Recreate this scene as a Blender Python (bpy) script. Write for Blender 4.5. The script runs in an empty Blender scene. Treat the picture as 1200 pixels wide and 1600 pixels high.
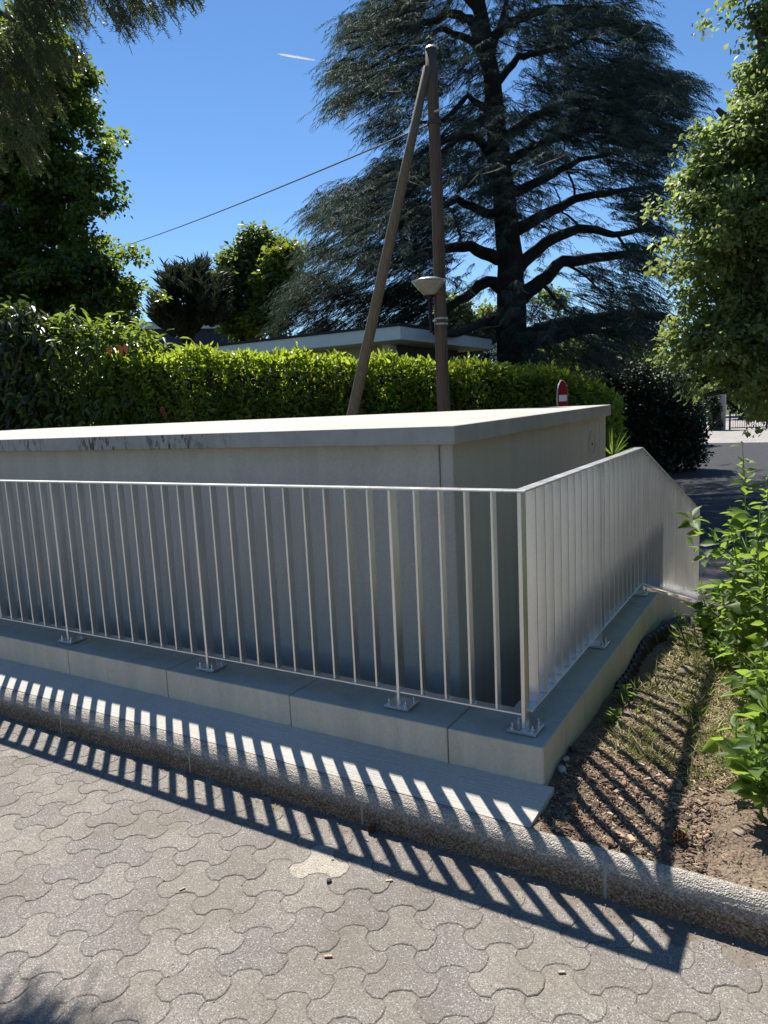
import bpy, bmesh, math, random
import numpy as np
from mathutils import Vector, Matrix, Euler
rng = np.random.default_rng(7); random.seed(7)
S = bpy.context.scene
COL = S.collection

# ------------------------------------------------------------------ camera
YAW, PITCH, ROLL, FPX = math.radians(-30.938), math.radians(8.404), math.radians(-2.776), 1118.0
CAM = np.array([0.97, -2.67, 1.70])
def _axes():
    cy, sy = math.cos(YAW), math.sin(YAW)
    f = np.array([sy, cy, 0]); r = np.array([cy, -sy, 0]); u = np.array([0, 0, 1.])
    cp, sp = math.cos(PITCH), math.sin(PITCH)
    f2 = f*cp-u*sp; u2 = u*cp+f*sp
    cr, sr = math.cos(ROLL), math.sin(ROLL)
    return r*cr+u2*sr, u2*cr-r*sr, f2
AR, AU, AF = _axes()
cd = bpy.data.cameras.new('camera'); cam = bpy.data.objects.new('camera', cd); COL.objects.link(cam)
cd.sensor_fit = 'VERTICAL'; cd.sensor_height = 36.0; cd.lens = FPX/1600*36; cd.clip_start = 0.05; cd.clip_end = 20000
M = Matrix(((AR[0], AU[0], -AF[0], CAM[0]), (AR[1], AU[1], -AF[1], CAM[1]), (AR[2], AU[2], -AF[2], CAM[2]), (0, 0, 0, 1)))
cam.matrix_world = M; S.camera = cam
def ray(x, y): return AR*(x-600)/FPX-AU*(y-800)/FPX+AF
def at(x, y, depth): return CAM+ray(x, y)*depth            # a pixel of the photograph at a given distance
def on_z(x, y, z): d = ray(x, y); return CAM+d*((z-CAM[2])/d[2])

# ------------------------------------------------------------------ light
SUN_FROM = np.array([-0.667, 0.612, 1.35]); SUN_FROM /= np.linalg.norm(SUN_FROM)
elev = math.asin(SUN_FROM[2]); azim = math.atan2(SUN_FROM[0], SUN_FROM[1])
W = bpy.data.worlds.new('World'); S.world = W; W.use_nodes = True
nt = W.node_tree; nt.nodes.clear()
sky = nt.nodes.new('ShaderNodeTexSky'); sky.sky_type = 'NISHITA'; sky.sun_disc = False
sky.sun_elevation = elev; sky.sun_rotation = azim; sky.air_density = 1.0; sky.dust_density = 0.0; sky.ozone_density = 4.0; sky.altitude = 1200
bg = nt.nodes.new('ShaderNodeBackground'); bg.inputs['Strength'].default_value = 0.085
wo = nt.nodes.new('ShaderNodeOutputWorld')
hs = nt.nodes.new('ShaderNodeHueSaturation'); hs.inputs['Saturation'].default_value = 1.12
nt.links.new(sky.outputs[0], hs.inputs['Color']); nt.links.new(hs.outputs[0], bg.inputs[0]); nt.links.new(bg.outputs[0], wo.inputs[0])
sd = bpy.data.lights.new('sun', 'SUN'); sd.energy = 5.0; sd.angle = math.radians(0.53); sd.color = (1, .955, .88)
so = bpy.data.objects.new('sun', sd); COL.objects.link(so); so.location = (-8, 8, 16)
so.rotation_euler = Vector(SUN_FROM.tolist()).to_track_quat('Z', 'Y').to_euler()
S.view_settings.view_transform = 'Standard'; S.view_settings.look = 'None'
S.view_settings.exposure = 0.80; S.view_settings.gamma = 1
S.render.engine = 'CYCLES'
S.cycles.use_denoising = True
S.cycles.max_bounces = 6; S.cycles.diffuse_bounces = 3; S.cycles.glossy_bounces = 3; S.cycles.transmission_bounces = 4
S.cycles.sample_clamp_indirect = 6; S.cycles.caustics_reflective = False; S.cycles.caustics_refractive = False

# ------------------------------------------------------------------ materials
class NG:
    def __init__(s, name):
        s.m = bpy.data.materials.new(name); s.m.use_nodes = True; s.t = s.m.node_tree
        s.p = s.t.nodes['Principled BSDF']; s.out = s.t.nodes['Material Output']
        tc = s.t.nodes.new('ShaderNodeTexCoord'); s.obj = tc.outputs['Object']
        g = s.t.nodes.new('ShaderNodeNewGeometry'); s.pos = g.outputs['Position']; s.isl = g.outputs['Random Per Island']
        oi = s.t.nodes.new('ShaderNodeObjectInfo'); s.rnd = oi.outputs['Random']
    def n(s, typ, **k):
        nd = s.t.nodes.new('ShaderNode'+typ)
        for a, b in k.items(): setattr(nd, a, b)
        return nd
    def l(s, a, b): s.t.links.new(a, b)
    def noise(s, scale, detail=4, rough=.55, vec=None, stretch=None, dist=0):
        v = vec or s.pos
        if stretch:
            mp = s.n('Mapping'); mp.inputs['Scale'].default_value = stretch; s.l(v, mp.inputs[0]); v = mp.outputs[0]
        t = s.n('TexNoise'); t.inputs['Scale'].default_value = scale; t.inputs['Detail'].default_value = detail
        t.inputs['Roughness'].default_value = rough; t.inputs['Distortion'].default_value = dist; s.l(v, t.inputs['Vector']); return t.outputs['Fac']
    def voro(s, scale, out='Distance', vec=None, feature='F1'):
        t = s.n('TexVoronoi', feature=feature); t.inputs['Scale'].default_value = scale; s.l(vec or s.pos, t.inputs['Vector']); return t.outputs[out]
    def ramp(s, fac, stops):
        r = s.n('ValToRGB'); e = r.color_ramp.elements
        while len(e) < len(stops): e.new(.5)
        for i, (p, c) in enumerate(stops):
            e[i].position = p; e[i].color = (*c, 1) if isinstance(c, (tuple, list)) else (c, c, c, 1)
        s.l(fac, r.inputs[0]); return r.outputs[0]
    def mix(s, fac, a, b, mode='MIX'):
        m = s.n('MixRGB', blend_type=mode)
        for i, v in ((0, fac), (1, a), (2, b)):
            if isinstance(v, (int, float)): m.inputs[i].default_value = v if i == 0 else (v, v, v, 1)
            elif isinstance(v, tuple): m.inputs[i].default_value = (*v, 1)
            else: s.l(v, m.inputs[i])
        return m.outputs[0]
    def math(s, op, a, b=0.):
        m = s.n('Math', operation=op)
        for i, v in ((0, a), (1, b)):
            if isinstance(v, (int, float)): m.inputs[i].default_value = v
            else: s.l(v, m.inputs[i])
        return m.outputs[0]
    def col(s, c):
        if isinstance(c, tuple): s.p.inputs['Base Color'].default_value = (*c, 1)
        else: s.l(c, s.p.inputs['Base Color'])
    def set(s, **k):
        for a, v in k.items():
            i = s.p.inputs[a.replace('_', ' ')]
            if isinstance(v, (int, float)): i.default_value = v
            else: s.l(v, i)
    def bump(s, h, strength=.3, dist=.01, prev=None):
        b = s.n('Bump'); b.inputs['Strength'].default_value = strength; b.inputs['Distance'].default_value = dist
        s.l(h, b.inputs['Height'])
        if prev: s.l(prev, b.inputs['Normal'])
        s.l(b.outputs[0], s.p.inputs['Normal']); return b.outputs[0]
MAT = {}
def mat_paver(name, lo, hi, sp):
    g = NG(name)
    base = g.mix(g.rnd, lo, hi)
    blot = g.noise(5, 4); base = g.mix(g.math('MULTIPLY', blot, .55), base, tuple(x*1.35 for x in hi))
    fine = g.noise(190, 3, .7); base = g.mix(.75, base, g.ramp(fine, [(.30, .36), (.70, 1.58)]), 'MULTIPLY')
    v = g.voro(270, 'Color'); vs = g.n('SeparateColor'); g.l(v, vs.inputs[0])
    base = g.mix(g.ramp(vs.outputs[0], [(.88, 0.), (.94, .85)]), base, sp)
    base = g.mix(g.ramp(vs.outputs[1], [(.86, 0.), (.94, .55)]), base, (.10, .092, .088))
    dk = g.noise(2.2, 6, .65); base = g.mix(g.ramp(dk, [(.32, .45), (.55, 0.)]), base, (.125, .10, .075)); base = g.mix(g.ramp(g.noise(3.1, 5, .6), [(.55, 0.), (.75, .35)]), base, (.26, .225, .165))
    g.col(base); g.set(Roughness=.93, Specular_IOR_Level=.25)
    b = g.bump(g.noise(150, 4, .75), .8, .004); g.bump(g.voro(230), .5, .002, b)
    return g.m
MAT['paver'] = mat_paver('paver_concrete', (.158, .140, .132), (.228, .206, .176), (.42, .41, .385))
MAT['paver_pale'] = mat_paver('paver_pale', (.33, .30, .245), (.35, .315, .26), (.42, .40, .36))
def mat_sand():
    g = NG('joint_sand'); n = g.noise(60, 5, .7)
    g.col(g.ramp(n, [(.3, (.12, .10, .08)), (.7, (.22, .19, .155))])); g.set(Roughness=1.); g.bump(n, .7, .006); return g.m
MAT['sand'] = mat_sand()
def mat_kerb():
    g = NG('kerb_exposed_aggregate')
    c = g.voro(170, 'Color'); s_ = g.n('SeparateColor'); g.l(c, s_.inputs[0])
    base = g.ramp(s_.outputs[0], [(0., (.11, .085, .065)), (.35, (.24, .19, .145)), (.7, (.34, .28, .22)), (1., (.56, .51, .44))])
    base = g.mix(.35, base, g.ramp(g.noise(6, 4), [(.3, .6), (.7, 1.2)]), 'MULTIPLY')
    # top painted paler as if sunlit; face browner for shade and dirt
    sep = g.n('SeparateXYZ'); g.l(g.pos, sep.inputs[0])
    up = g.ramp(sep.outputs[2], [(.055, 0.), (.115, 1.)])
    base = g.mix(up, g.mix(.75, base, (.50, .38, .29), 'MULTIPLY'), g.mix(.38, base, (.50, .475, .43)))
    g.col(base); g.set(Roughness=.92, Specular_IOR_Level=.25); d = g.voro(170); g.bump(d, .9, .006); return g.m
MAT['kerb'] = mat_kerb()
def mat_concrete(name, lo, hi, bump=.12, broom=None, streak=0., speck=.0, seed=0.):
    g = NG(name)
    n = g.noise(2.1, 6, .6); base = g.ramp(n, [(.25, lo), (.75, hi)])
    if streak: base = g.mix(streak, base, g.ramp(g.noise(6, 5, .65, stretch=(1.6, 1.6, .12)), [(.3, .6), (.7, 1.2)]), 'MULTIPLY')
    base = g.mix(.5, base, g.ramp(g.noise(70, 4, .7), [(.3, .78), (.7, 1.18)]), 'MULTIPLY')
    if speck: base = g.mix(g.ramp(g.voro(27, 'Distance'), [(.0, speck), (.08, 0.)]), base, (.05, .05, .048))
    g.col(base); g.set(Roughness=.82, Specular_IOR_Level=.3)
    h = g.noise(55, 5, .7)
    b = g.bump(h, bump, .004)
    if broom: g.bump(g.noise(60, 3, .6, stretch=broom), .85, .006, b)
    return g.m
MAT['wall'] = mat_concrete('wall_concrete', (.46, .425, .365), (.53, .49, .425), .10, streak=.25, speck=.6)
MAT['curb'] = mat_concrete('curb_concrete', (.47, .425, .34), (.55, .50, .405), .14, streak=.35, speck=1.)
MAT['strip'] = mat_concrete('broomed_concrete', (.40, .375, .33), (.53, .50, .45), .35, broom=(.12, 2.6, 1.))
MAT['mortar'] = mat_concrete('mortar', (.24, .215, .18), (.36, .33, .29), .3)
def mat_roof():
    g = NG('roof_slab_concrete')
    base = g.ramp(g.noise(1.3, 6, .6), [(.25, (.34, .32, .28)), (.75, (.45, .43, .385))])
    base = g.mix(.6, base, g.ramp(g.noise(9, 5, .7), [(.3, .72), (.7, 1.12)]), 'MULTIPLY')
    sx = g.n('SeparateXYZ'); g.l(g.pos, sx.inputs[0])
    # rusty brown run-off streaks along the left part of the front edge
    st = g.ramp(g.noise(9, 4, .7, stretch=(3.4, .01, .9)), [(.50, 0.), (.58, 1.)])
    zone = g.math('MULTIPLY', g.ramp(g.math('MULTIPLY_ADD', sx.outputs[0], -.2), [(.0, 0.), (.3, 0.), (.36, 1.)]), st)
    g2 = g.n('Mapping'); 
    mr = g.n('MapRange'); mr.inputs['From Min'].default_value = -1.75; mr.inputs['From Max'].default_value = -2.05; g.l(sx.outputs[0], mr.inputs[0])
    patch = g.ramp(g.noise(1.6, 2, .5, stretch=(1., .01, .01)), [(.42, 0.), (.52, 1.)])
    fac = g.math('MULTIPLY', g.math('MULTIPLY', mr.outputs[0], st), patch)
    ge = g.n('NewGeometry'); sn = g.n('SeparateXYZ'); g.l(ge.outputs['Normal'], sn.inputs[0])
    side = g.ramp(sn.outputs[2], [(.3, 1.), (.8, 0.)])
    fac = g.math('MULTIPLY', g.math('MULTIPLY', fac, side), .95)
    base = g.mix(fac, base, (.07, .04, .03))
    g.col(base); g.set(Roughness=.8); g.bump(g.noise(60, 5, .7), .15, .004); return g.m
MAT['roof'] = mat_roof()
def mat_zinc():
    g = NG('galvanised_steel')
    v = g.voro(170, 'Color'); s_ = g.n('SeparateColor'); g.l(v, s_.inputs[0])
    n = g.noise(9, 4, .55, stretch=(1, 1, .35))
    g.col(g.mix(.5, g.ramp(s_.outputs[0], [(0., (.64, .64, .64)), (1., (.74, .74, .735))]), g.ramp(n, [(.3, (.58, .585, .58)), (.7, (.78, .78, .77))])))
    g.set(Metallic=.9, Roughness=g.ramp(g.math('ADD', g.math('MULTIPLY', s_.outputs[1], .35), g.math('MULTIPLY', n, .65)), [(.2, .27), (.8, .38)]))
    g.bump(g.noise(140, 3), .05, .002); return g.m
MAT['zinc'] = mat_zinc()
def simple(name, c, rough=.6, metal=0., var=.25, scale=12, bump=.1, stretch=None, spec=.4):
    g = NG(name); n = g.noise(scale, 5, .6, stretch=stretch)
    g.col(g.ramp(n, [(.25, tuple(x*(1-var) for x in c)), (.75, tuple(min(1, x*(1+var)) for x in c))]))
    g.set(Roughness=rough, Metallic=metal, Specular_IOR_Level=spec)
    if bump: g.bump(n, bump, .01)
    MAT[name] = g.m; return g.m
simple('bolt_steel', (.7, .7, .71), .25, .95, .1, 40, 0)
simple('pole_wood', (.085, .060, .043), .85, 0, .5, 10, .6, (6, 6, .35))
simple('strut_wood', (.13, .105, .072), .85, 0, .45, 10, .6, (6, 6, .5))
simple('bark', (.045, .037, .030), .95, 0, .5, 5, .9, (2, 2, .5))
simple('bark_cedar', (.028, .024, .021), .95, 0, .5, 4, .9, (2, 2, .6))
simple('twig', (.06, .05, .03), .9, 0, .3, 20, .3)
simple('black_metal', (.015, .015, .016), .45, .6, .2, 20, .05)
simple('cap_metal', (.62, .63, .62), .35, .6, .1, 20, 0)
simple('pavilion_white', (.74, .74, .70), .6, 0, .06, 3, 0)
simple('pavilion_wall', (.42, .42, .30), .8, 0, .12, 3, .1)
simple('pavilion_panel', (.085, .085, .075), .6, 0, .2, 6, .1, (8, 8, 1))
simple('roofing_dark', (.03, .029, .028), .8, 0, .3, 8, .2)
simple('building_blue', (.018, .022, .05), .5, 0, .2, 1, 0)
simple('sheet_metal', (.45, .46, .46), .45, .5, .1, 3, 0)
simple('sign_red', (.40, .010, .015), .8, 0, .08, 12, 0, None, .05)
simple('sign_white', (.75, .75, .74), .4, 0, .04, 12, 0)
simple('sign_grey', (.36, .37, .37), .5, .5, .1, 12, 0)
simple('pillar_stone', (.34, .32, .29), .85, 0, .15, 6, .2)
simple('wire_rubber', (.06, .06, .06), .6, 0, .1, 6, 0)
simple('membrane_black', (.012, .012, .013), .5, 0, .2, 30, .2)
simple('pebble_grey', (.33, .33, .33), .8, 0, .3, 25, .3)
simple('pebble_dark', (.05, .048, .046), .8, 0, .3, 25, .3)
simple('pebble_tan', (.42, .37, .28), .85, 0, .25, 25, .3)
simple('stone_brown', (.24, .20, .15), .9, 0, .35, 25, .5)
simple('cone_brown', (.16, .095, .06), .9, 0, .4, 60, .4)
simple('rusted', (.10, .045, .025), .9, 0, .4, 14, .2)
simple('pale_wood', (.45, .33, .22), .85, 0, .3, 60, .2)
simple('straw', (.40, .34, .19), .9, 0, .3, 30, 0)
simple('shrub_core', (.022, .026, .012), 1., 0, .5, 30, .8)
simple('hill_green', (.03, .045, .03), 1., 0, .3, .02, 0)
def mat_chip():
    g = NG('wood_chip'); r = g.math('FRACT', g.math('ADD', g.isl, g.rnd))
    g.col(g.mix(.5, g.ramp(r, [(0., (.06, .033, .02)), (.4, (.195, .125, .082)), (.75, (.32, .225, .15)), (1., (.50, .38, .25))]), g.ramp(g.noise(50, 4, stretch=(1, 1, 1)), [(.2, .5), (.8, 1.3)]), 'MULTIPLY'))
    g.set(Roughness=.9); g.bump(g.noise(120, 3), .3, .002); return g.m
MAT['chip'] = mat_chip()
def mat_soil():
    g = NG('soil')
    a = g.ramp(g.noise(3.0, 5, .6), [(.3, (.125, .085, .06)), (.7, (.25, .195, .14))])
    a = g.mix(.8, a, g.ramp(g.noise(45, 6, .75), [(.28, .45), (.72, 1.45)]), 'MULTIPLY')
    a = g.mix(g.ramp(g.voro(60, 'Distance'), [(0., .8), (.16, 0.)]), a, (.33, .26, .19))
    g.col(a); g.set(Roughness=1., Specular_IOR_Level=.15)
    b = g.bump(g.noise(28, 6, .7), .8, .02); g.bump(g.voro(75), .6, .008, b); return g.m
MAT['soil'] = mat_soil()
def mat_earth():
    g = NG('earth_and_grass'); n = g.noise(.6, 6, .65)
    g.col(g.ramp(n, [(.3, (.035, .045, .016)), (.55, (.07, .075, .028)), (.75, (.11, .085, .05))])); g.set(Roughness=1.); g.bump(g.noise(9, 5, .7), .6, .05); return g.m
MAT['earth'] = mat_earth()
def mat_drive(name='driveway_blocks', c1=(.30, .27, .25), c2=(.36, .335, .31)):
    g = NG(name)
    br = g.n('TexBrick'); br.inputs['Scale'].default_value = 1.; br.inputs['Brick Width'].default_value = .4; br.inputs['Row Height'].default_value = .25
    br.inputs['Mortar Size'].default_value = .012; br.inputs['Color1'].default_value = (*c1, 1); br.inputs['Color2'].default_value = (*c2, 1); br.inputs['Mortar'].default_value = (.15, .13, .11, 1)
    g.l(g.pos, br.inputs['Vector'])
    c = g.mix(.6, br.outputs[0], g.ramp(g.noise(.8, 5, .65), [(.3, .75), (.7, 1.2)]), 'MULTIPLY')
    c = g.mix(.5, c, g.ramp(g.noise(30, 4, .7), [(.3, .7), (.7, 1.2)]), 'MULTIPLY')
    g.col(c); g.set(Roughness=.95); g.bump(br.outputs[1], .3, -.01); return g.m
MAT['drive'] = mat_drive(); MAT['drive_red'] = mat_drive('driveway_red_blocks', (.26, .19, .16), (.32, .25, .21))
simple('drive_tree_shade', (.032, .032, .034), .95, 0, .3, 3, .4)  # stretch of drive under the trees, their shade put into its dark colour
def leafmat(name, dark, light, trans, tfac=.4, rough=.42, spec=.5):
    g = NG(name); r = g.math('FRACT', g.math('ADD', g.isl, g.rnd))
    c = g.mix(r, dark, light)
    c = g.mix(.45, c, g.ramp(g.noise(1.1, 3), [(.3, .65), (.7, 1.25)]), 'MULTIPLY')
    g.col(c); g.set(Roughness=rough, Specular_IOR_Level=spec)
    tr = g.n('BsdfTranslucent'); g.l(g.mix(r, tuple(x*.75 for x in trans), trans), tr.inputs[0])
    mx = g.n('MixShader'); mx.inputs[0].default_value = tfac
    g.l(g.p.outputs[0], mx.inputs[1]); g.l(tr.outputs[0], mx.inputs[2]); g.l(mx.outputs[0], g.out.inputs[0])
    MAT[name] = g.m
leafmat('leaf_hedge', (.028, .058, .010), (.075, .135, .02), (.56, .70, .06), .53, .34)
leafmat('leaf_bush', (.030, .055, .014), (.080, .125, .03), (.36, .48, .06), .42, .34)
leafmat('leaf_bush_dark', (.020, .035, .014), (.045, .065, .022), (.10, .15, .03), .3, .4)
leafmat('leaf_broad', (.022, .045, .010), (.065, .105, .020), (.34, .46, .05), .45, .42)
leafmat('leaf_linden', (.085, .120, .042), (.155, .195, .072), (.50, .62, .18), .5, .45)
leafmat('leaf_far', (.035, .060, .018), (.085, .115, .03), (.30, .40, .06), .4, .5)
leafmat('leaf_lime', (.07, .12, .02), (.13, .18, .03), (.40, .48, .05), .4, .5)
leafmat('leaf_weed', (.045, .090, .020), (.115, .185, .045), (.40, .58, .08), .46, .5, .35)
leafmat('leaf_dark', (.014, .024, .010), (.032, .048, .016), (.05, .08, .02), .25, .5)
leafmat('needle_cedar', (.024, .038, .032), (.068, .094, .076), (.09, .14, .08), .25, .7, .18)
leafmat('needle_near', (.018, .032, .014), (.042, .064, .022), (.17, .22, .05), .36, .5, .4)
leafmat('needle_pine', (.020, .030, .022), (.045, .058, .038), (.06, .08, .04), .2, .6, .3)
leafmat('grass', (.08, .11, .03), (.22, .21, .09), (.35, .40, .10), .4, .6, .3)
leafmat('leaf_dead', (.10, .035, .018), (.16, .06, .03), (.22, .08, .03), .3, .6, .3)
leafmat('contrail_white', (.9, .9, .9), (.95, .95, .95), (.95, .95, .95), .7, 1., 0.)
def mat_glass():
    g = NG('lamp_glass'); g.col((.75, .78, .74)); g.set(Roughness=.25, Transmission_Weight=.75, IOR=1.3, Alpha=1.); return g.m
MAT['glass'] = mat_glass()

# ------------------------------------------------------------------ mesh helpers
def link(o, parent=None):
    COL.objects.link(o)
    if parent is not None: o.parent = parent
    return o
def tag(o, label=None, cat=None, group=None, kind=None):
    if label: o['label'] = label
    if cat: o['category'] = cat
    if group: o['group'] = group
    if kind: o['kind'] = kind
    return o
def empty(name, loc, label=None, cat=None, group=None, kind=None):
    o = bpy.data.objects.new(name, None); link(o); o.location = tuple(loc); o.empty_display_size = .1
    return tag(o, label, cat, group, kind)
class MB:
    def __init__(s): s.v = []; s.f = []
    def add(s, v, f):
        k = len(s.v); s.v += [tuple(map(float, x)) for x in v]; s.f += [tuple(i+k for i in q) for q in f]; return s
    def box(s, lo, hi, rot=None, c=None):
        x0, y0, z0 = lo; x1, y1, z1 = hi
        v = [(x0, y0, z0), (x1, y0, z0), (x1, y1, z0), (x0, y1, z0), (x0, y0, z1), (x1, y0, z1), (x1, y1, z1), (x0, y1, z1)]
        if rot is not None: v = [tuple(rot @ Vector(p)+Vector(c)) for p in v]
        return s.add(v, [(0, 3, 2, 1), (4, 5, 6, 7), (0, 1, 5, 4), (1, 2, 6, 5), (2, 3, 7, 6), (3, 0, 4, 7)])
    def tube(s, pts, rad, n=8, cap=True):
        pts = [np.array(p, float) for p in pts]
        if isinstance(rad, (int, float)): rad = [rad]*len(pts)
        v = []; f = []; up = None
        for i, p in enumerate(pts):
            d = pts[min(i+1, len(pts)-1)]-pts[max(i-1, 0)]; d = d/(np.linalg.norm(d)+1e-9)
            if up is None: up = np.array([0, 0, 1.]) if abs(d[2]) < .9 else np.array([1., 0, 0])
            a = np.cross(d, up); a /= np.linalg.norm(a)+1e-9; b = np.cross(a, d); up = b
            for k in range(n):
                t = 2*math.pi*k/n; v.append(p+(a*math.cos(t)+b*math.sin(t))*rad[i])
        for i in range(len(pts)-1):
            for k in range(n):
                f.append((i*n+k, i*n+(k+1) % n, (i+1)*n+(k+1) % n, (i+1)*n+k))
        if cap: f.append(tuple(range(n-1, -1, -1))); f.append(tuple((len(pts)-1)*n+k for k in range(n)))
        return s.add(v, f)
    def lathe(s, prof, n=24, c=(0, 0, 0)):
        v = []; f = []
        for r, z in prof:
            for k in range(n):
                t = 2*math.pi*k/n; v.append((c[0]+r*math.cos(t), c[1]+r*math.sin(t), c[2]+z))
        for i in range(len(prof)-1):
            for k in range(n): f.append((i*n+k, i*n+(k+1) % n, (i+1)*n+(k+1) % n, (i+1)*n+k))
        if prof[0][0] > 1e-4: f.append(tuple(range(n-1, -1, -1)))
        if prof[-1][0] > 1e-4: f.append(tuple((len(prof)-1)*n+k for k in range(n)))
        return s.add(v, f)
    def mesh(s, name, mat, smooth=False, bevel=0, seg=1):
        me = bpy.data.meshes.new(name); me.from_pydata(s.v, [], s.f)
        if bevel:
            bm = bmesh.new(); bm.from_mesh(me)
            bmesh.ops.bevel(bm, geom=[e for e in bm.edges if len(e.link_faces) == 2 and e.calc_face_angle() > .5], offset=bevel, segments=seg, affect='EDGES', profile=.5)
            bm.to_mesh(me); bm.free()
        if mat: me.materials.append(MAT[mat])
        if smooth: me.polygons.foreach_set('use_smooth', [True]*len(me.polygons))
        me.update(); return me
    def build(s, name, mat, parent=None, loc=None, **k):
        # vertices are given in world coordinates; stored relative to the parent's origin
        if parent is not None and loc is None:
            w = wloc(parent); s.v = [(x-w[0], y-w[1], z-w[2]) for x, y, z in s.v]
        o = bpy.data.objects.new(name, s.mesh(name, mat, **k)); link(o, parent)
        if loc is not None: o.location = loc
        return o
def wloc(o):
    l = np.zeros(3)
    while o is not None: l += np.array(o.location); o = o.parent
    return l
def npmesh(name, verts, faces, mat, smooth=False):
    me = bpy.data.meshes.new(name); nv = len(verts); nf, k = faces.shape
    me.vertices.add(nv); me.vertices.foreach_set('co', np.ascontiguousarray(verts, dtype=np.float32).ravel())
    me.loops.add(nf*k); me.loops.foreach_set('vertex_index', faces.astype(np.int32).ravel())
    me.polygons.add(nf); me.polygons.foreach_set('loop_start', (np.arange(nf)*k).astype(np.int32))
    try: me.polygons.foreach_set('loop_total', np.full(nf, k, dtype=np.int32))
    except Exception: pass
    me.materials.append(MAT[mat]); me.update(calc_edges=True); me.validate()
    if smooth: me.polygons.foreach_set('use_smooth', np.ones(nf, dtype=bool))
    return me
LEAF6 = (np.array([(0, 0, 0), (.5, .28, .10), (.42, .62, .07), (0, 1, -.10), (-.42, .62, .07), (-.5, .28, .10), (0, .5, -.02)]),
         np.array([(0, 1, 6), (1, 2, 6), (2, 3, 6), (3, 4, 6), (4, 5, 6), (5, 0, 6)]))
LEAF2 = (np.array([(0, 0, 0), (.5, .45, .10), (0, 1, -.05), (-.5, .45, .10)]), np.array([(0, 1, 2), (0, 2, 3)]))
STRAND = (np.array([(-.5, 0, 0), (.5, 0, 0), (.35, .6, -.03), (0, 1, -.12), (-.35, .6, -.03)]), np.array([(0, 1, 2), (0, 2, 4), (4, 2, 3)]))
STRAND2 = (np.array([(0, 0, 0), (.5, .4, 0), (0, 1, -.1), (-.5, .4, 0)]), np.array([(0, 1, 2), (0, 2, 3)]))
def unit(a): return a/(np.linalg.norm(a, axis=-1, keepdims=True)+1e-9)
def frames(d, nrm):
    y = unit(d); x = unit(np.cross(y, nrm)); z = np.cross(x, y); return np.stack([x, y, z], axis=-1)
def cloud(name, tpl, pos, d, nrm, length, width, mat, parent=None, smooth=False):
    """one mesh of many leaves: every leaf its own faces"""
    V, F = tpl; N = len(pos)
    R = frames(d, nrm)
    loc = V[None]*np.stack([width, length, length], -1)[:, None, :]
    P = np.einsum('nij,nkj->nki', R, loc)+pos[:, None, :]
    if parent is not None: P = P-wloc(parent)
    fc = (F[None]+(np.arange(N)*len(V))[:, None, None]).reshape(-1, F.shape[1])
    o = bpy.data.objects.new(name, npmesh(name, P.reshape(-1, 3), fc, mat, smooth)); link(o, parent); return o
def leaf_objects(name, tpl, pos, d, nrm, length, width, mat, parent, sub=None):
    """single leaves, sharing one mesh"""
    me = npmesh(name, tpl[0], tpl[1], mat, True)
    R = frames(d, nrm); w = wloc(parent)
    for i in range(len(pos)):
        o = bpy.data.objects.new(name, me); link(o, parent)
        m = Matrix(R[i].tolist()).to_4x4() @ Matrix.Diagonal((width[i], length[i], length[i], 1))
        m.translation = Vector((pos[i]-w).tolist()); o.matrix_local = m
def rdir(n): return unit(rng.normal(size=(n, 3)))
def smoothstep(a, b, x): t = np.clip((x-a)/(b-a), 0, 1); return t*t*(3-2*t)

# ================================================================== SETTING
# ---- ground: one sheet to the horizon, a terrace behind the shelter and a lower drive to the right
def ground_z(x, y):
    x = np.asarray(x, float); y = np.asarray(y, float)
    back = smoothstep(3.3, 4.2, y)
    edge = smoothstep(-2.2, -.6, x-(y-5)*-.13)
    z = -.95+back*(.95-.12)*(1-edge)+back*edge*.17
    return z
gx = np.unique(np.concatenate([np.linspace(-6000, -60, 12), np.linspace(-60, -14, 24), np.linspace(-14, 14, 57), np.linspace(14, 60, 24), np.linspace(60, 6000, 12)]))
gy = np.unique(np.concatenate([np.linspace(-3000, -20, 8), np.linspace(-20, 3, 14), np.linspace(3, 9, 30), np.linspace(9, 60, 40), np.linspace(60, 9000, 14)]))
GX, GY = np.meshgrid(gx, gy); GZ = ground_z(GX, GY)
V = np.stack([GX, GY, GZ], -1).reshape(-1, 3); nx = len(gx); idx = np.arange(len(gx)*len(gy)).reshape(len(gy), nx)
F = np.stack([idx[:-1, :-1], idx[:-1, 1:], idx[1:, 1:], idx[1:, :-1]], -1).reshape(-1, 4)
o = link(bpy.data.objects.new('ground', npmesh('ground', V, F, 'earth', True))); tag(o, kind='structure')
b = MB(); b.add([(-1.2, 4.2, -.74), (14, 4.2, -.74), (14, 9.3, -.74), (-1.2, 9.3, -.74)], [(0, 1, 2, 3)])
tag(b.build('driveway', 'drive_red'), kind='structure')
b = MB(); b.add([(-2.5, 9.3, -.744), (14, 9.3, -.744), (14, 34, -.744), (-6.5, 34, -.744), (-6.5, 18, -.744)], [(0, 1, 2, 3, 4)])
tag(b.build('shaded_drive', 'drive_tree_shade'), kind='structure')
b = MB(); b.add([(-9, 34, -.74), (14, 34, -.74), (14, 75, -.74), (-9, 75, -.74)], [(0, 1, 2, 3)])
tag(b.build('forecourt', 'drive'), kind='structure')

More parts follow.
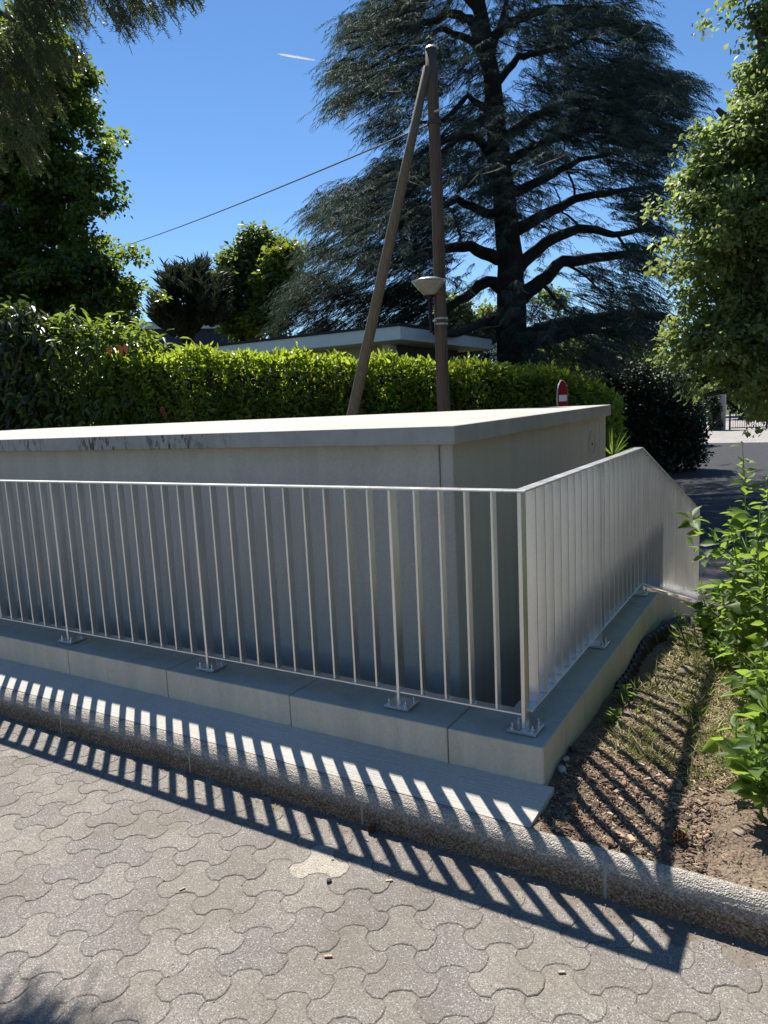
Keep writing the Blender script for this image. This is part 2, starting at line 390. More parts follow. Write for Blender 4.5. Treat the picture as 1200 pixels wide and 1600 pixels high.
# ---- paving of three-lobed concrete pavers
LAT = .181
def paver_outline(shrink, rot=0.):
    pts = []
    for k in range(6):
        a = math.radians(60*k)
        sgn = 1 if k % 2 == 0 else -1
        h = LAT/2; e = h/math.sqrt(3)
        loc = [(h, -e), (h+sgn*.024, -.033), (h+sgn*.031, 0.), (h+sgn*.024, .033)]
        for x, y in loc: pts.append((x*math.cos(a)-y*math.sin(a), x*math.sin(a)+y*math.cos(a)))
    # inset each point along its vertex normal
    P = np.array(pts); nxt = np.roll(P, -1, 0)-P; prv = P-np.roll(P, 1, 0)
    nn = unit(np.stack([nxt[:, 1], -nxt[:, 0]], -1))+unit(np.stack([prv[:, 1], -prv[:, 0]], -1)); nn = unit(nn)
    return P-nn*shrink
def paver_mesh(name, mat, j):
    top = paver_outline(.0042); low = paver_outline(.0011); n = len(top)
    v = [(x, y, -.0006+.0005*math.sin(7*x+j)) for x, y in top]+[(x, y, -.0028) for x, y in low]+[(x, y, -.03) for x, y in low]
    f = [tuple(range(n))]
    for r in range(2):
        for k in range(n): f.append((r*n+k, (r+1)*n+k, (r+1)*n+(k+1) % n, r*n+(k+1) % n))
    me = bpy.data.meshes.new(name); me.from_pydata(v, [], f); me.materials.append(MAT[mat]); me.update(); return me, v, f
bed = MB(); bed.add([(-9, -9, -.0044), (9, -9, -.0044), (9, -.38, -.0044), (-9, -.38, -.0044)], [(0, 1, 2, 3)])
pav = bed.build('paving', 'sand'); tag(pav, kind='structure')
me1, pv, pf = paver_mesh('paver', 'paver', 0); me2, _, _ = paver_mesh('paver', 'paver_pale', 0)
cells = []
org = np.array([-.2215, -1.0104])
for i in range(-60, 60):
    for j in range(-40, 40):
        p = org+np.array([LAT*i+LAT/2*j, LAT*math.sqrt(3)/2*j])
        p = org+np.array([math.cos(-.025)*(p-org)[0]-math.sin(-.025)*(p-org)[1], math.sin(-.025)*(p-org)[0]+math.cos(-.025)*(p-org)[1]])
        if -8 < p[0] < 8 and -6 < p[1] < -.44: cells.append(p)
cells = np.array(cells)
rel = np.c_[cells, np.zeros(len(cells))]-CAM
dep = rel @ AF; PX = 600+FPX*(rel @ AR)/dep; PY = 800-FPX*(rel @ AU)/dep
vis = (dep > .3) & (PX > -120) & (PX < 1320) & (PY < 1760)
order = np.argsort(np.where(vis, dep, 1e9)); shown = set(order[:min(300, vis.sum())].tolist())
pale = np.argmin(np.hypot(PX-507, PY-1358))
rest = MB()
for i, p in enumerate(cells):
    dz = rng.normal(0, .0005); tx, ty = rng.normal(0, .005, 2); rz = rng.normal(0, .014)
    if i in shown:
        o = link(bpy.data.objects.new('paver', me2 if i == pale else me1), pav); o.location = (p[0], p[1], dz-.001); o.rotation_euler = (tx, ty, -.025+rz)
    else:
        c, s_ = math.cos(-.025), math.sin(-.025)
        rest.add([(p[0]+x*c-y*s_, p[1]+x*s_+y*c, z+dz) for x, y, z in pv[:48]], pf[:25])
r_ = rest.build('distant_pavers', 'paver', pav); tag(r_, kind='stuff')

# ---- kerb of one-metre exposed-aggregate stones with a rounded top
kerb = empty('kerb', (0, -.4, 0), kind='structure')
prof = [(-.408, -.05), (-.406, .05), (-.403, .075), (-.397, .098), (-.386, .117), (-.371, .130), (-.355, .138), (-.340, .140), (-.340, -.05)]
KJ = [-2.53+.983*k for k in range(-6, 11)]
for a, c in zip(KJ[:-1], KJ[1:]):
    m = MB(); xs = np.linspace(a+.006, c-.006, 7); n = len(prof); v = []; f = []
    for x in xs: v += [(x, y+rng.normal(0, .0007), z) for y, z in prof]
    for i in range(len(xs)-1):
        for k in range(n-1): f.append((i*n+k, (i+1)*n+k, (i+1)*n+k+1, i*n+k+1))
    f += [tuple(range(n)), tuple((len(xs)-1)*n+k for k in range(n-1, -1, -1))]
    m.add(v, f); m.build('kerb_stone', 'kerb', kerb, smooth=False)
    m = MB(); m.add([(c-.0065+(.013 if e else 0)+rng.normal(0, .001), y+.002-.0025*(z > .05), z-.002) for e in (0, 1) for y, z in prof], [(k, n+k, n+k+1, k+1) for k in range(n-1)])
    m.build('mortar_joint', 'mortar', kerb)
m = MB(); xs = np.linspace(-8, .128, 60); v = []; f = []
for i, x in enumerate(xs):
    e = (i == len(xs)-1)
    v += [(x, -.338, .1415), (x+(.014 if e else 0), -.23, .168), (x+(.028 if e else 0), -.122, .196), (x+(.028 if e else 0), -.122, .0), (x, -.338, .0)]
for i in range(len(xs)-1):
    for k in range(4): f.append((i*5+k, (i+1)*5+k, (i+1)*5+k+1, i*5+k+1))
f.append(tuple((len(xs)-1)*5+k for k in range(4, -1, -1)))
m.add(v, f); tag(m.build('pavement_strip', 'strip'), kind='structure')

# ---- planting bed
def bed_z(x, y):
    x = np.asarray(x, float); y = np.asarray(y, float)
    z = .135+.045*smoothstep(-.3, .1, y)-.05*smoothstep(.2, 1.8, y)-.95*smoothstep(2.0, 6.0, y)
    z = z+.05*np.exp(-((x-.55)**2/.05+(y-1.2)**2/.5))+.03*np.sin(7*x+3*y)*np.cos(5*y-2*x)*smoothstep(-.3, .1, y)*.6
    return z
bx = np.concatenate([np.linspace(.09, 1.8, 110), np.linspace(1.9, 9, 30)]); by = np.concatenate([np.linspace(-.345, 2.2, 142), np.linspace(2.25, 6.4, 60)])
BX, BY = np.meshgrid(bx, by); BZ = bed_z(BX, BY)
from mathutils import noise as mn
rough = np.array([mn.fractal(Vector((x*9, y*9, 0)), .9, 2., 4) for x, y in zip(BX.ravel(), BY.ravel())]).reshape(BX.shape)
BZ = BZ+rough*.011*smoothstep(-.345, -.26, BY)
V = np.stack([BX, BY, BZ], -1).reshape(-1, 3); nx = len(bx); idx = np.arange(V.shape[0]).reshape(len(by), nx)
F = np.stack([idx[:-1, :-1], idx[:-1, 1:], idx[1:, 1:], idx[1:, :-1]], -1).reshape(-1, 4)
tag(link(bpy.data.objects.new('planting_bed', npmesh('planting_bed', V, F, 'soil', True))), kind='structure')
def bz(x, y): return float(bed_z(x, y))

# ---- low concrete curb wall round the light well
CW = empty('curb_wall', (0, 0, 0), 'low pale concrete curb wall carrying the galvanised railing', 'wall')
CI, CO, CT = .125, .115, .35
ZS = -.305           # slope of the part that goes down beside the drive
def curb_top(y): return CT if y <= 2.36 else CT+(y-2.36)*ZS
jx = [-8.0]+[-.30-.838*k for k in range(8, -1, -1)]
jx = [-8.0]+[x for x in jx[1:] if x > -7.8]
for a, c in zip(jx, jx[1:]+[None]):
    m = MB()
    if c is None:
        v = [(a+.002, -.122, .05), (CO-.008, -.122, .05), (CO, -.114, .05), (CO, CI, .05), (a+.002, CI, .05)]
    else:
        v = [(a+.002, -.122, .05), (c-.002, -.122, .05), (c-.002, CI, .05), (a+.002, CI, .05)]
    n = len(v); m.add(v+[(x, y, CT) for x, y, _ in v], [tuple(range(n-1, -1, -1)), tuple(range(n, 2*n))]+[(k, (k+1) % n, n+(k+1) % n, n+k) for k in range(n)])
    m.build('panel', 'curb', CW, bevel=.006, seg=2)
jy = [CI, .47, 1.22, 2.03, 2.36, 2.90, 3.70, 4.5, 5.3]
for a, c in zip(jy[:-1], jy[1:]):
    m = MB(); g = .002 if a > CI else .0005
    if c == 2.36: c2 = c
    v = [(-CI, a+g, -1.4), (CO, a+g, -1.4), (CO, c-.001, -1.4), (-CI, c-.001, -1.4)]
    t = [(-CI, a+g, curb_top(a)), (CO, a+g, curb_top(a)), (CO, c-.001, curb_top(c)), (-CI, c-.001, curb_top(c))]
    m.add(v+t, [(3, 2, 1, 0), (4, 5, 6, 7)]+[(k, (k+1) % 4, 4+(k+1) % 4, 4+k) for k in range(4)])
    m.build('panel', 'curb', CW, bevel=.006, seg=2)
m = MB(); m.box((-8, .127, -1.0), (-.127, .465, -.62)); tag(m.build('light_well_floor', 'curb'), kind='structure')
m = MB(); m.box((-.505, .47, -1.0), (-.127, 5.2, -.63)); tag(m.build('side_well_floor', 'curb'), kind='structure')

# ================================================================== SHELTER
SH = empty('concrete_shelter', (-.6, .6, -.6), 'long grey concrete shelter with flat overhanging slab roof behind the railing', 'building')
WX, WY, WB = -.510, .49, 3.30
m = MB(); m.box((-13, WY, -.9), (WX-.085, WY+.2, 1.515)); m.build('front_wall', 'wall', SH, bevel=.004)
m = MB(); m.box((WX-.062, WY-.022, -.9), (WX, WY+.2, 1.515)); m.build('corner_strip', 'wall', SH, bevel=.005)
m = MB(); m.box((WX-.080, WY+.004, -.9), (WX-.066, WY+.15, 1.512)); m.build('corner_joint', 'wall', SH)
m = MB(); m.box((WX-.2, WY+.203, -.9), (WX-.004, WB, 1.535)); sw = m.build('side_wall', 'wall', SH, bevel=.004)
m = MB(); m.box((-13, WB+.003, -.9), (WX-.004, WB+.2, 1.53)); m.build('rear_wall', 'wall', SH)
# cast ring and plug in the side wall
ring = MB(); rc = (WX-.004, 3.06, 1.33); nr = 28; v = []; f = []
for k in range(nr):
    t = 2*math.pi*k/nr
    for rr, xx in ((.086, -.002), (.086, .0045), (.098, .0045), (.098, -.002)): v.append((rc[0]+xx, rc[1]+rr*math.cos(t), rc[2]+rr*math.sin(t)))
for k in range(nr):
    for q in range(4): f.append((k*4+q, k*4+(q+1) % 4, ((k+1) % nr)*4+(q+1) % 4, ((k+1) % nr)*4+q))
ring.add(v, f); ring.build('cast_ring', 'wall', SH)
m = MB(); m.tube([(WX-.006, 3.06, 1.325), (WX+.001, 3.06, 1.325)], .010, 10); m.build('plug', 'pebble_dark', SH)
# slab roof, a little higher at the back
m = MB(); RX, RY0, RY1 = -.46, .39, 3.47; z0, z1, th = 1.595, 1.6235, .090
v = [(-13, RY0, z0-th), (RX, RY0, z0-th), (RX, RY1, z1-th), (-13, RY1, z1-th), (-13, RY0, z0), (RX, RY0, z0), (RX, RY1, z1), (-13, RY1, z1)]
m.add(v, [(0, 3, 2, 1), (4, 5, 6, 7), (0, 1, 5, 4), (1, 2, 6, 5), (2, 3, 7, 6), (3, 0, 4, 7)])
m.build('slab_roof', 'roof', SH, bevel=.009, seg=2)

# ================================================================== RAILING
RL = empty('metal_railing', (0, 0, CT), 'galvanised steel railing of flat upright bars around the light well', 'railing')
TOPZ, BOTZ = 1.350, .425
BT, BD = .010, .042
PF, PS = .1172, .1135
YP = PS*20; YE = 5.16
def top_z(y): return TOPZ if y <= YP else TOPZ+(y-YP)*-.289
def bot_z(y): return BOTZ if y <= YP else BOTZ+(y-YP)*-.300
def bar_mesh(h, along_x, t=BT, d=BD, dzt=0., dzb=0.):
    m = MB()
    if along_x: m.box((-t/2, -d/2, 0), (t/2, d/2, h))
    else:
        m.box((-d/2, -t/2, 0), (d/2, t/2, h))
    return m.mesh('bar', 'zinc', bevel=.0012)
def place(name, me, loc, parent):
    o = link(bpy.data.objects.new(name, me), parent); o.location = np.array(loc)-wloc(parent); return o
nut_me = None
def bolt_mesh():
    m = MB(); m.lathe([(.0105, 0), (.0105, .002), (.0085, .002), (.0085, .010), (.0045, .011), (.0045, .024), (.003, .026)], 8); return m.mesh('bolt', 'bolt_steel', smooth=False)
BOLT = bolt_mesh()
def foot(x, y, z, front, parent, slope=0.):
    m = MB(); hx, hy = (.062, .056)
    m.box((-hx, -hy, .004), (hx, hy, .016)); pl = m.build('base_plate', 'zinc', parent, loc=np.array((x, y, z))-wloc(parent), bevel=.0015)
    if slope: pl.rotation_euler = (math.atan(slope), 0, 0)
    for sx in (-1, 1):
        for sy in (-1, 1):
            o = link(bpy.data.objects.new('bolt', BOLT), pl); o.location = (sx*.043, sy*.038, .016)
# front run
PJ = [0, 5, 15, 25, 35]
fb = bar_mesh(TOPZ-.008-BOTZ-.004, True); fp = MB().box((-.007, -.030, .0), (.007, .030, TOPZ-.008-CT-.016)).mesh('post', 'zinc', bevel=.0015)
for k in range(1, 44):
    x = -PF*k
    if k in PJ:
        p = place('post', fp, (x, 0, CT+.0155), RL); foot(x, 0, CT, True, p)
    else: place('bar', fb, (x, 0, BOTZ+.004), RL)
m = MB().box((-.0085, -.025, 0), (.0085, .025, TOPZ-.008-CT-.016)); cp = m.build('post', 'zinc', RL, loc=(0, 0, .0155), bevel=.002); tag(cp, 'slim square corner post'); foot(0, 0, CT, True, cp)
xl = -PF*44
cuts = [0.0, -PF*5, -PF*15, -PF*25, -PF*35, xl]
for a, c in zip(cuts[:-1], cuts[1:]):
    ga = .009 if a == 0 else .0075
    MB().box((c+.0075, -.024, BOTZ-.004), (a-ga, .024, BOTZ+.004)).build('bottom_rail', 'zinc', RL, bevel=.001)
for a, c in (((.026), -PF*25+.03), (-PF*25+.027, xl)):
    MB().box((c, -.026, TOPZ-.008), (a, .026, TOPZ)).build('top_rail', 'zinc', RL, bevel=.0015)
# little weld stubs beside the front bars
WELD = MB().box((-.003, -.012, 0), (.003, .012, .006)).mesh('weld', 'bolt_steel')
for k in range(1, 44):
    if k not in PJ: place('weld', WELD, (-PF*k+.009, .006, BOTZ+.004), RL)
# level side run
sb = bar_mesh(TOPZ-.008-BOTZ-.004, False); sp = MB().box((-.030, -.007, .0), (.030, .007, TOPZ-.008-CT-.016)).mesh('post', 'zinc', bevel=.0015)
for k in range(1, 21):
    y = PS*k
    if k in (10, 20):
        p = place('post', sp, (0, y, CT+.0155), RL); foot(0, y, CT, False, p)
    else: place('bar', sb, (0, y, BOTZ+.004), RL)
MB().box((-.024, .0255, BOTZ-.004), (.024, YP-.0075, BOTZ+.004)).build('bottom_rail', 'zinc', RL, bevel=.001)
MB().box((-.026, .0265, TOPZ-.008), (.026, YP+.004, TOPZ)).build('top_rail', 'zinc', RL, bevel=.0015)
# sloping run
nk = int(round((YE-YP)/PS)); ps3 = (YE-YP)/nk
for k in range(1, nk+1):
    y = YP+ps3*k; zt, zb = top_z(y)-.009, bot_z(y)+.002
    post = k in (nk//2, nk)
    if post: zb = curb_top(y)+.012
    t_, d_ = (.007, .030) if post else (BT/2, BD/2)
    m = MB(); s3 = -.289
    m.add([(-d_, y-t_, zb), (d_, y-t_, zb), (d_, y+t_, zb), (-d_, y+t_, zb), (-d_, y-t_, zt-t_*s3), (d_, y-t_, zt-t_*s3), (d_, y+t_, zt+t_*s3), (-d_, y+t_, zt+t_*s3)],
          [(0, 3, 2, 1), (4, 5, 6, 7), (0, 1, 5, 4), (1, 2, 6, 5), (2, 3, 7, 6), (3, 0, 4, 7)])
    o = m.build('post' if post else 'bar', 'zinc', RL)
    if post and k != nk: foot(0, y, curb_top(y), False, o, ZS)
    if k == nk: foot(0, y-.03, curb_top(y-.03), False, o, ZS)
for nm, fn, w, y0 in (('top_rail', lambda y: top_z(y), .026, YP+.005), ('bottom_rail', lambda y: bot_z(y)+.004, .024, YP+.0075)):
    m = MB(); v = []
    for y in (y0, YE+.006): v += [(-w, y, fn(y)-.008), (w, y, fn(y)-.008), (w, y, fn(y)), (-w, y, fn(y))]
    m.add(v, [(0, 1, 2, 3), (7, 6, 5, 4), (0, 4, 5, 1), (1, 5, 6, 2), (2, 6, 7, 3), (3, 7, 4, 0)]); m.build(nm, 'zinc', RL)

# black drainage membrane sticking up along the side curb
m = MB(); v = []; f = []; ys = np.linspace(1.05, 3.0, 90)
for i, y in enumerate(ys):
    w = .012*math.sin(i*1.9); xo = CO+.012+.10*smoothstep(1.6, 2.2, y)*(.5+.5*math.sin(y*3)); zz = bz(xo, y)+.055+.02*math.sin(4*y)
    v += [(CO+.004, y, bz(CO, y)-.03), (xo+w, y, zz), (xo+.02+w, y, zz-.008), (xo+.045+w, y, bz(xo, y)-.02)]
for i in range(len(ys)-1):
    for k in range(3): f.append((i*4+k, (i+1)*4+k, (i+1)*4+k+1, i*4+k+1))
m.add(v, f); tag(m.build('drainage_membrane', 'membrane_black'), 'black ribbed drainage membrane poking out of the soil along the curb', 'membrane')

# ================================================================== POLE, STRUT, LAMP, WIRE
PB = np.array([-2.703, 4.93, -.1])
pole = empty('utility_pole', PB, 'tall dark wooden utility pole with a leaning wooden brace', 'pole')
m = MB(); zs = np.linspace(-.3, 5.50, 14)
m.tube([(PB[0]+.006*math.sin(z*2), PB[1]+.005*math.cos(z*1.6), z) for z in zs], [.083-.0036*(z+.3) for z in zs], 14); m.build('pole_shaft', 'pole_wood', pole, smooth=True)
m = MB(); m.lathe([(.072, 0), (.075, .006), (.06, .022), (.0, .03)], 14, (PB[0], PB[1], 5.498)); m.build('cap', 'cap_metal', pole)
def hit(px, py, Y): d = ray(px, py); return CAM+d*((Y-CAM[1])/d[1])
sA = hit(668, 104, PB[1]-.07); sB = hit(550, 650, PB[1]-.02); sC = sB+(sB-sA)*(1.9/(sA[2]-sB[2]))
m = MB(); m.tube([sA, sA+(sB-sA)*.33, sA+(sB-sA)*.66, sB, sC], [.045, .058, .066, .070, .075], 10); m.build('strut', 'strut_wood', pole, smooth=True)
bz_ = 4.85
m = MB()
m.tube([(PB[0]-.10, PB[1]-.03, bz_), (PB[0]+.11, PB[1]-.05, bz_)], .013, 8); m.build('through_bolt', 'pebble_grey', pole)
m = MB(); m.lathe([(.074, -.02), (.079, -.02), (.079, .02), (.074, .02)], 14, (PB[0], PB[1], bz_-.10)); m.build('steel_band', 'pebble_dark', pole)
# wire running away to the left
wA = np.array([PB[0]-.07, PB[1], bz_-.10]); wB = at(150, 392, 26.0); wC = wA+(wB-wA)*1.25
pts = [wA+(wC-wA)*t+np.array([0, 0, -.35*4*t*(1-t)*.5]) for t in np.linspace(0, 1, 24)]
m = MB(); m.tube(pts, .0095, 6); tag(m.build('overhead_wire', 'wire_rubber'), 'thin dark overhead wire running from the wooden pole to the left', 'wire')
# lamp clamped to the pole
LC = at(670, 440, 8.05); lamp = empty('lamp', LC, 'cone-shaped glass street lamp with pale disc cap clamped to the wooden pole', 'street lamp')
m = MB(); m.lathe([(.196, 0), (.200, .008), (.12, .032), (.0, .040)], 32, LC); m.build('cap', 'cap_metal', lamp, smooth=True)
m = MB(); m.lathe([(.190, -.004), (.186, -.010), (.062, -.150), (.060, -.150), (.180, -.012), (.186, -.004)], 32, LC); m.build('glass_shade', 'glass', lamp, smooth=True)
m = MB(); m.lathe([(.042, -.150), (.042, -.012)], 14, LC); m.build('bulb_housing', 'sign_white', lamp, smooth=True)
m = MB(); m.lathe([(.03, -.20), (.064, -.152), (.064, -.148), (.02, -.146)], 16, LC); m.build('collar', 'black_metal', lamp)
m = MB(); m.tube([LC+(0, 0, -.18), LC+(0.012, 0, -.56)], .021, 12); m.build('stem', 'black_metal', lamp)
for dz in (-.405, -.465):
    q = np.array([PB[0], PB[1], LC[2]+dz]); m = MB(); m.lathe([(.070, -.010), (.078, -.010), (.078, .010), (.070, .010)], 14, q); m.build('clamp_band', 'sign_grey', lamp)
q0 = LC+np.array([.012, 0, -.435]); m = MB(); m.tube([q0, np.array([PB[0]-.02, PB[1]-.05, LC[2]-.435])], .013, 8); m.build('bracket_arm', 'sign_grey', lamp)

# no-entry sign
SG = at(879, 622, 10.6); sign = empty('road_sign', (SG[0], SG[1], -.2), 'round red no-entry sign with white bar seen almost edge on', 'sign')
rd = .265; m = MB(); m.tube([(SG[0]-.012, SG[1], SG[2]), (SG[0]+.004, SG[1], SG[2])], rd, 40); disc = m.build('sign_disc', 'sign_grey', sign)
m = MB(); m.tube([(SG[0]+.0042, SG[1], SG[2]), (SG[0]+.006, SG[1], SG[2])], rd-.012, 40); m.build('red_face', 'sign_red', disc)
m = MB(); m.box((SG[0]+.0062, SG[1]-.20, SG[2]-.046), (SG[0]+.008, SG[1]+.20, SG[2]+.046)); m.build('white_bar', 'sign_white', disc)
m = MB(); m.tube([(SG[0]-.045, SG[1], -.3), (SG[0]-.045, SG[1], SG[2]+.2)], .03, 10); m.build('sign_post', 'sign_grey', sign)
for o in (disc, *disc.children):
    pass

# ================================================================== BUILDINGS BEHIND
PC = at(625, 505, 13.6); PZ = PC[2]; px0, py0 = PC[0], PC[1]
pv_ = empty('pavilion', (px0-2, py0+2, -.1), 'flat-roofed white pavilion with wide roof edge behind the hedge', 'building')
XL, YB = px0-7.2, py0+4.6
m = MB(); m.box((XL, py0, PZ-.30), (px0, YB, PZ-.045)); m.build('roof_edge', 'pavilion_white', pv_, bevel=.01)
m = MB(); m.box((XL-.04, py0-.04, PZ-.043), (px0+.04, YB+.04, PZ)); m.build('roof_covering', 'roofing_dark', pv_)
m = MB(); m.box((XL+.7, py0+.75, -.2), (px0-.85, py0+.95, PZ-.302)); m.build('front_wall', 'pavilion_wall', pv_)
m = MB(); m.box((px0-.84, py0+.70, -.2), (px0-.62, py0+.92, PZ-.302)); m.build('corner_pillar', 'pavilion_white', pv_)
m = MB(); m.box((px0-1.32, py0+.68, -.2), (px0-1.22, py0+.745, PZ-.303)); m.build('downpipe', 'roofing_dark', pv_)
m = MB(); m.box((px0-.80, py0+.93, -.2), (px0-.64, YB-.6, PZ-.302)); m.build('side_wall', 'pavilion_panel', pv_)
BC = at(205, 500, 42.0)
bd = empty('distant_hall', (BC[0], BC[1], -.5), 'dark blue low hall with pale metal roof edge far behind the bush', 'building')
Rz = Matrix.Rotation(math.radians(35), 3, 'Z')
def rb(lo, hi): return MB().box(lo, hi, Rz, (BC[0], BC[1], 0))
rb((-12, 0, -.7), (5.5, 9, BC[2]-.15)).build('wall', 'building_blue', bd)
m = MB(); z_ = BC[2]
vv = [(-12.4, -.4, z_-.15), (5.9, -.4, z_-.75), (5.9, 9.4, z_-.75), (-12.4, 9.4, z_-.15)]
vv = [tuple(Rz @ Vector(p)+Vector((BC[0], BC[1], 0))) for p in vv+[(x, y, z+.35) for x, y, z in vv]]
m.add(vv, [(3, 2, 1, 0), (4, 5, 6, 7), (0, 1, 5, 4), (1, 2, 6, 5), (2, 3, 7, 6), (3, 0, 4, 7)]); m.build('roof', 'sheet_metal', bd)
for k in range(4):
    rb((-8+3*k, -.06, 1.2), (-6.4+3*k, .02, 2.4)).build('window', 'black_metal', bd)

# far gate, pillar
GP = on_z(1126, 672, -.74); gd = float((GP-CAM) @ AF); pxm = gd/FPX
pil = empty('gate_pillar', GP, 'square pale stone gate pillar at the far end of the drive', 'pillar')
m = MB(); w = 6.5*pxm; m.box((GP[0]-w, GP[1]-w, -.8), (GP[0]+w, GP[1]+w, .55)); m.build('lower_block', 'pillar_stone', pil, bevel=.02)
m = MB(); m.box((GP[0]-w, GP[1]-w, .57), (GP[0]+w, GP[1]+w, 1.7)); m.build('upper_block', 'pillar_stone', pil, bevel=.02)
m = MB(); m.box((GP[0]-w-.06, GP[1]-w-.06, 1.702), (GP[0]+w+.06, GP[1]+w+.06, 1.80)); m.build('cap_stone', 'pillar_stone', pil, bevel=.02)
gdir = unit(on_z(1196, 670, -.74)-GP); gdir[2] = 0; gdir = unit(gdir)
gate = empty('metal_gate', GP+gdir*2.4, 'low dark metal bar gate beside the far pillar', 'gate')
ang = math.atan2(gdir[1], gdir[0]); Rg = Matrix.Rotation(ang, 3, 'Z')
def gb(lo, hi): return MB().box(lo, hi, Rg, (GP[0], GP[1], -.74))
for k in range(3):
    a, c = .45+2.0*k, .45+2.0*(k+1)
    gb((a, -.05, .0), (a+.10, .05, 1.15)).build('gate_post', 'black_metal', gate)
    gb((a+.1, -.02, .08), (c, .02, .14)).build('frame_rail', 'black_metal', gate); gb((a+.1, -.02, .98), (c, .02, 1.04)).build('frame_rail', 'black_metal', gate)
    bm_ = MB().box((-.012, -.012, .141), (.012, .012, .979)).mesh('bar', 'black_metal')
    for q in range(1, 15):
        p = np.array(Rg @ Vector((a+.1+q*(1.9/15), 0, 0)))+np.array([GP[0], GP[1], -.74]); o = link(bpy.data.objects.new('bar', bm_), gate); o.location = p-wloc(gate); o.rotation_euler = (0, 0, ang)

# wire mesh fence beside the hedge end
FQ = at(950, 700, 11.2); wf = empty('wire_fence', (FQ[0], FQ[1], -.3), 'thin wire mesh fence beside the hedge end', 'fence')
for k in range(4):
    MB().box((FQ[0]-.9+.3*k-.003, FQ[1]-.003, -.3), (FQ[0]-.9+.3*k+.003, FQ[1]+.003, FQ[2]+.30)).build('post', 'wire_rubber', wf)
for k in range(5):
    MB().box((FQ[0]-.9, FQ[1]-.006, FQ[2]-.6+.19*k), (FQ[0]+.1, FQ[1]-.0035, FQ[2]-.6+.19*k+.0025)).build('wire', 'wire_rubber', wf)

# hills on the horizon, contrail
m = MB(); v = []; f = []; nn = 80
for i in range(nn):
    a = math.radians(-100+160*i/(nn-1)); R0 = 900
    x, y = R0*math.sin(a), R0*math.cos(a); h = 30+16*math.sin(i*.33)+9*math.sin(i*.9+1)
    v += [(x, y, -5), (x*1.05, y*1.05, h), (x*1.5, y*1.5, h*1.4), (x*2, y*2, -5)]
for i in range(nn-1):
    for k in range(3): f.append((i*4+k, i*4+k+1, (i+1)*4+k+1, (i+1)*4+k))
m.add(v, f); tag(m.build('hills', 'hill_green', smooth=True), kind='structure')
c0, c1 = at(432, 84, 6000), at(492, 94, 6300); m = MB()
m.tube([c0+(c1-c0)*t for t in np.linspace(0, 1, 9)], [1., 6, 8, 8, 8, 7.5, 6.5, 5, 1.5], 10); tag(m.build('contrail', 'contrail_white', smooth=True), 'short white contrail high in the blue sky', 'contrail')

# ================================================================== VEGETATION
def crown_points(blobs, n, depth, squash=.8, thick=.75, dvar=1.0):
    """points in a union of lumps; lump = (px, py, radius px, weight, depth offset)"""
    B = np.array([list(b)+[1., 0.][len(b)-3:] if len(b) < 5 else list(b) for b in blobs], float)
    w = B[:, 2]**2*B[:, 3]; cnt = rng.multinomial(n, w/w.sum()); out = []; ctr = []
    for b, c in zip(B, cnt):
        dd = depth+b[4]; C = at(b[0], b[1], dd); R = b[2]*dd/FPX
        q = rdir(c)*(rng.random((c, 1))**(1/3.*thick))
        out.append(C+q*R*np.array([1, dvar, squash])); ctr.append(np.repeat(C[None], c, 0))
    return np.concatenate(out), np.concatenate(ctr)
def leafy(name, blobs, nclump, per, depth, L, Wd, mat, parent, clump_r, droop=.25, tpl=LEAF2, squash=.9, dvar=1.0, thick=.6, bough=0, bough_r=0.):
    cp, ctr = crown_points(blobs, nclump, depth, squash, thick, dvar)
    if bough:
        o_b = unit(cp-ctr); cp = np.repeat(cp, bough, 0); ctr = np.repeat(ctr, bough, 0); k = len(cp); t = rng.random((k, 1))
        cp = cp+np.repeat(o_b, bough, 0)*(t-.4)*bough_r*np.array([1.2, 1.2, .5])+rdir(k)*bough_r*.45*rng.random((k, 1))*np.array([1, 1, .5])-np.array([0, 0, 1.])*t**2*bough_r*droop
    out = unit(cp-ctr)
    P = np.repeat(cp, per, 0); O = np.repeat(out, per, 0); N = len(P)
    P = P+rdir(N)*clump_r*rng.random((N, 1))**.5*np.array([1, 1, .7])
    d = unit(rdir(N)+O*.6+np.array([0, 0, -droop])); nr = unit(rdir(N)*.8+np.array([0, 0, 1.])+O*.35)
    l = L*rng.uniform(.6, 1.25, N)
    return cloud(name, tpl, P, d, nr, l, l*Wd/L, mat, parent)
def limb_tubes(name, lines, depth, parent, mat, n=8):
    m = MB()
    for pts, r0, r1 in lines:
        P = [at(p[0], p[1], depth+(p[2] if len(p) > 2 else 0)) for p in pts]
        # densify
        Q = []
        for a, c in zip(P[:-1], P[1:]):
            for t in np.linspace(0, 1, 5)[:-1]: Q.append(a+(c-a)*t+rng.normal(0, .02*depth/20, 3))
        Q.append(P[-1]); k = len(Q)
        m.tube(Q, [r0+(r1-r0)*i/(k-1) for i in range(k)], n)
    return m.build(name, mat, parent, smooth=True)

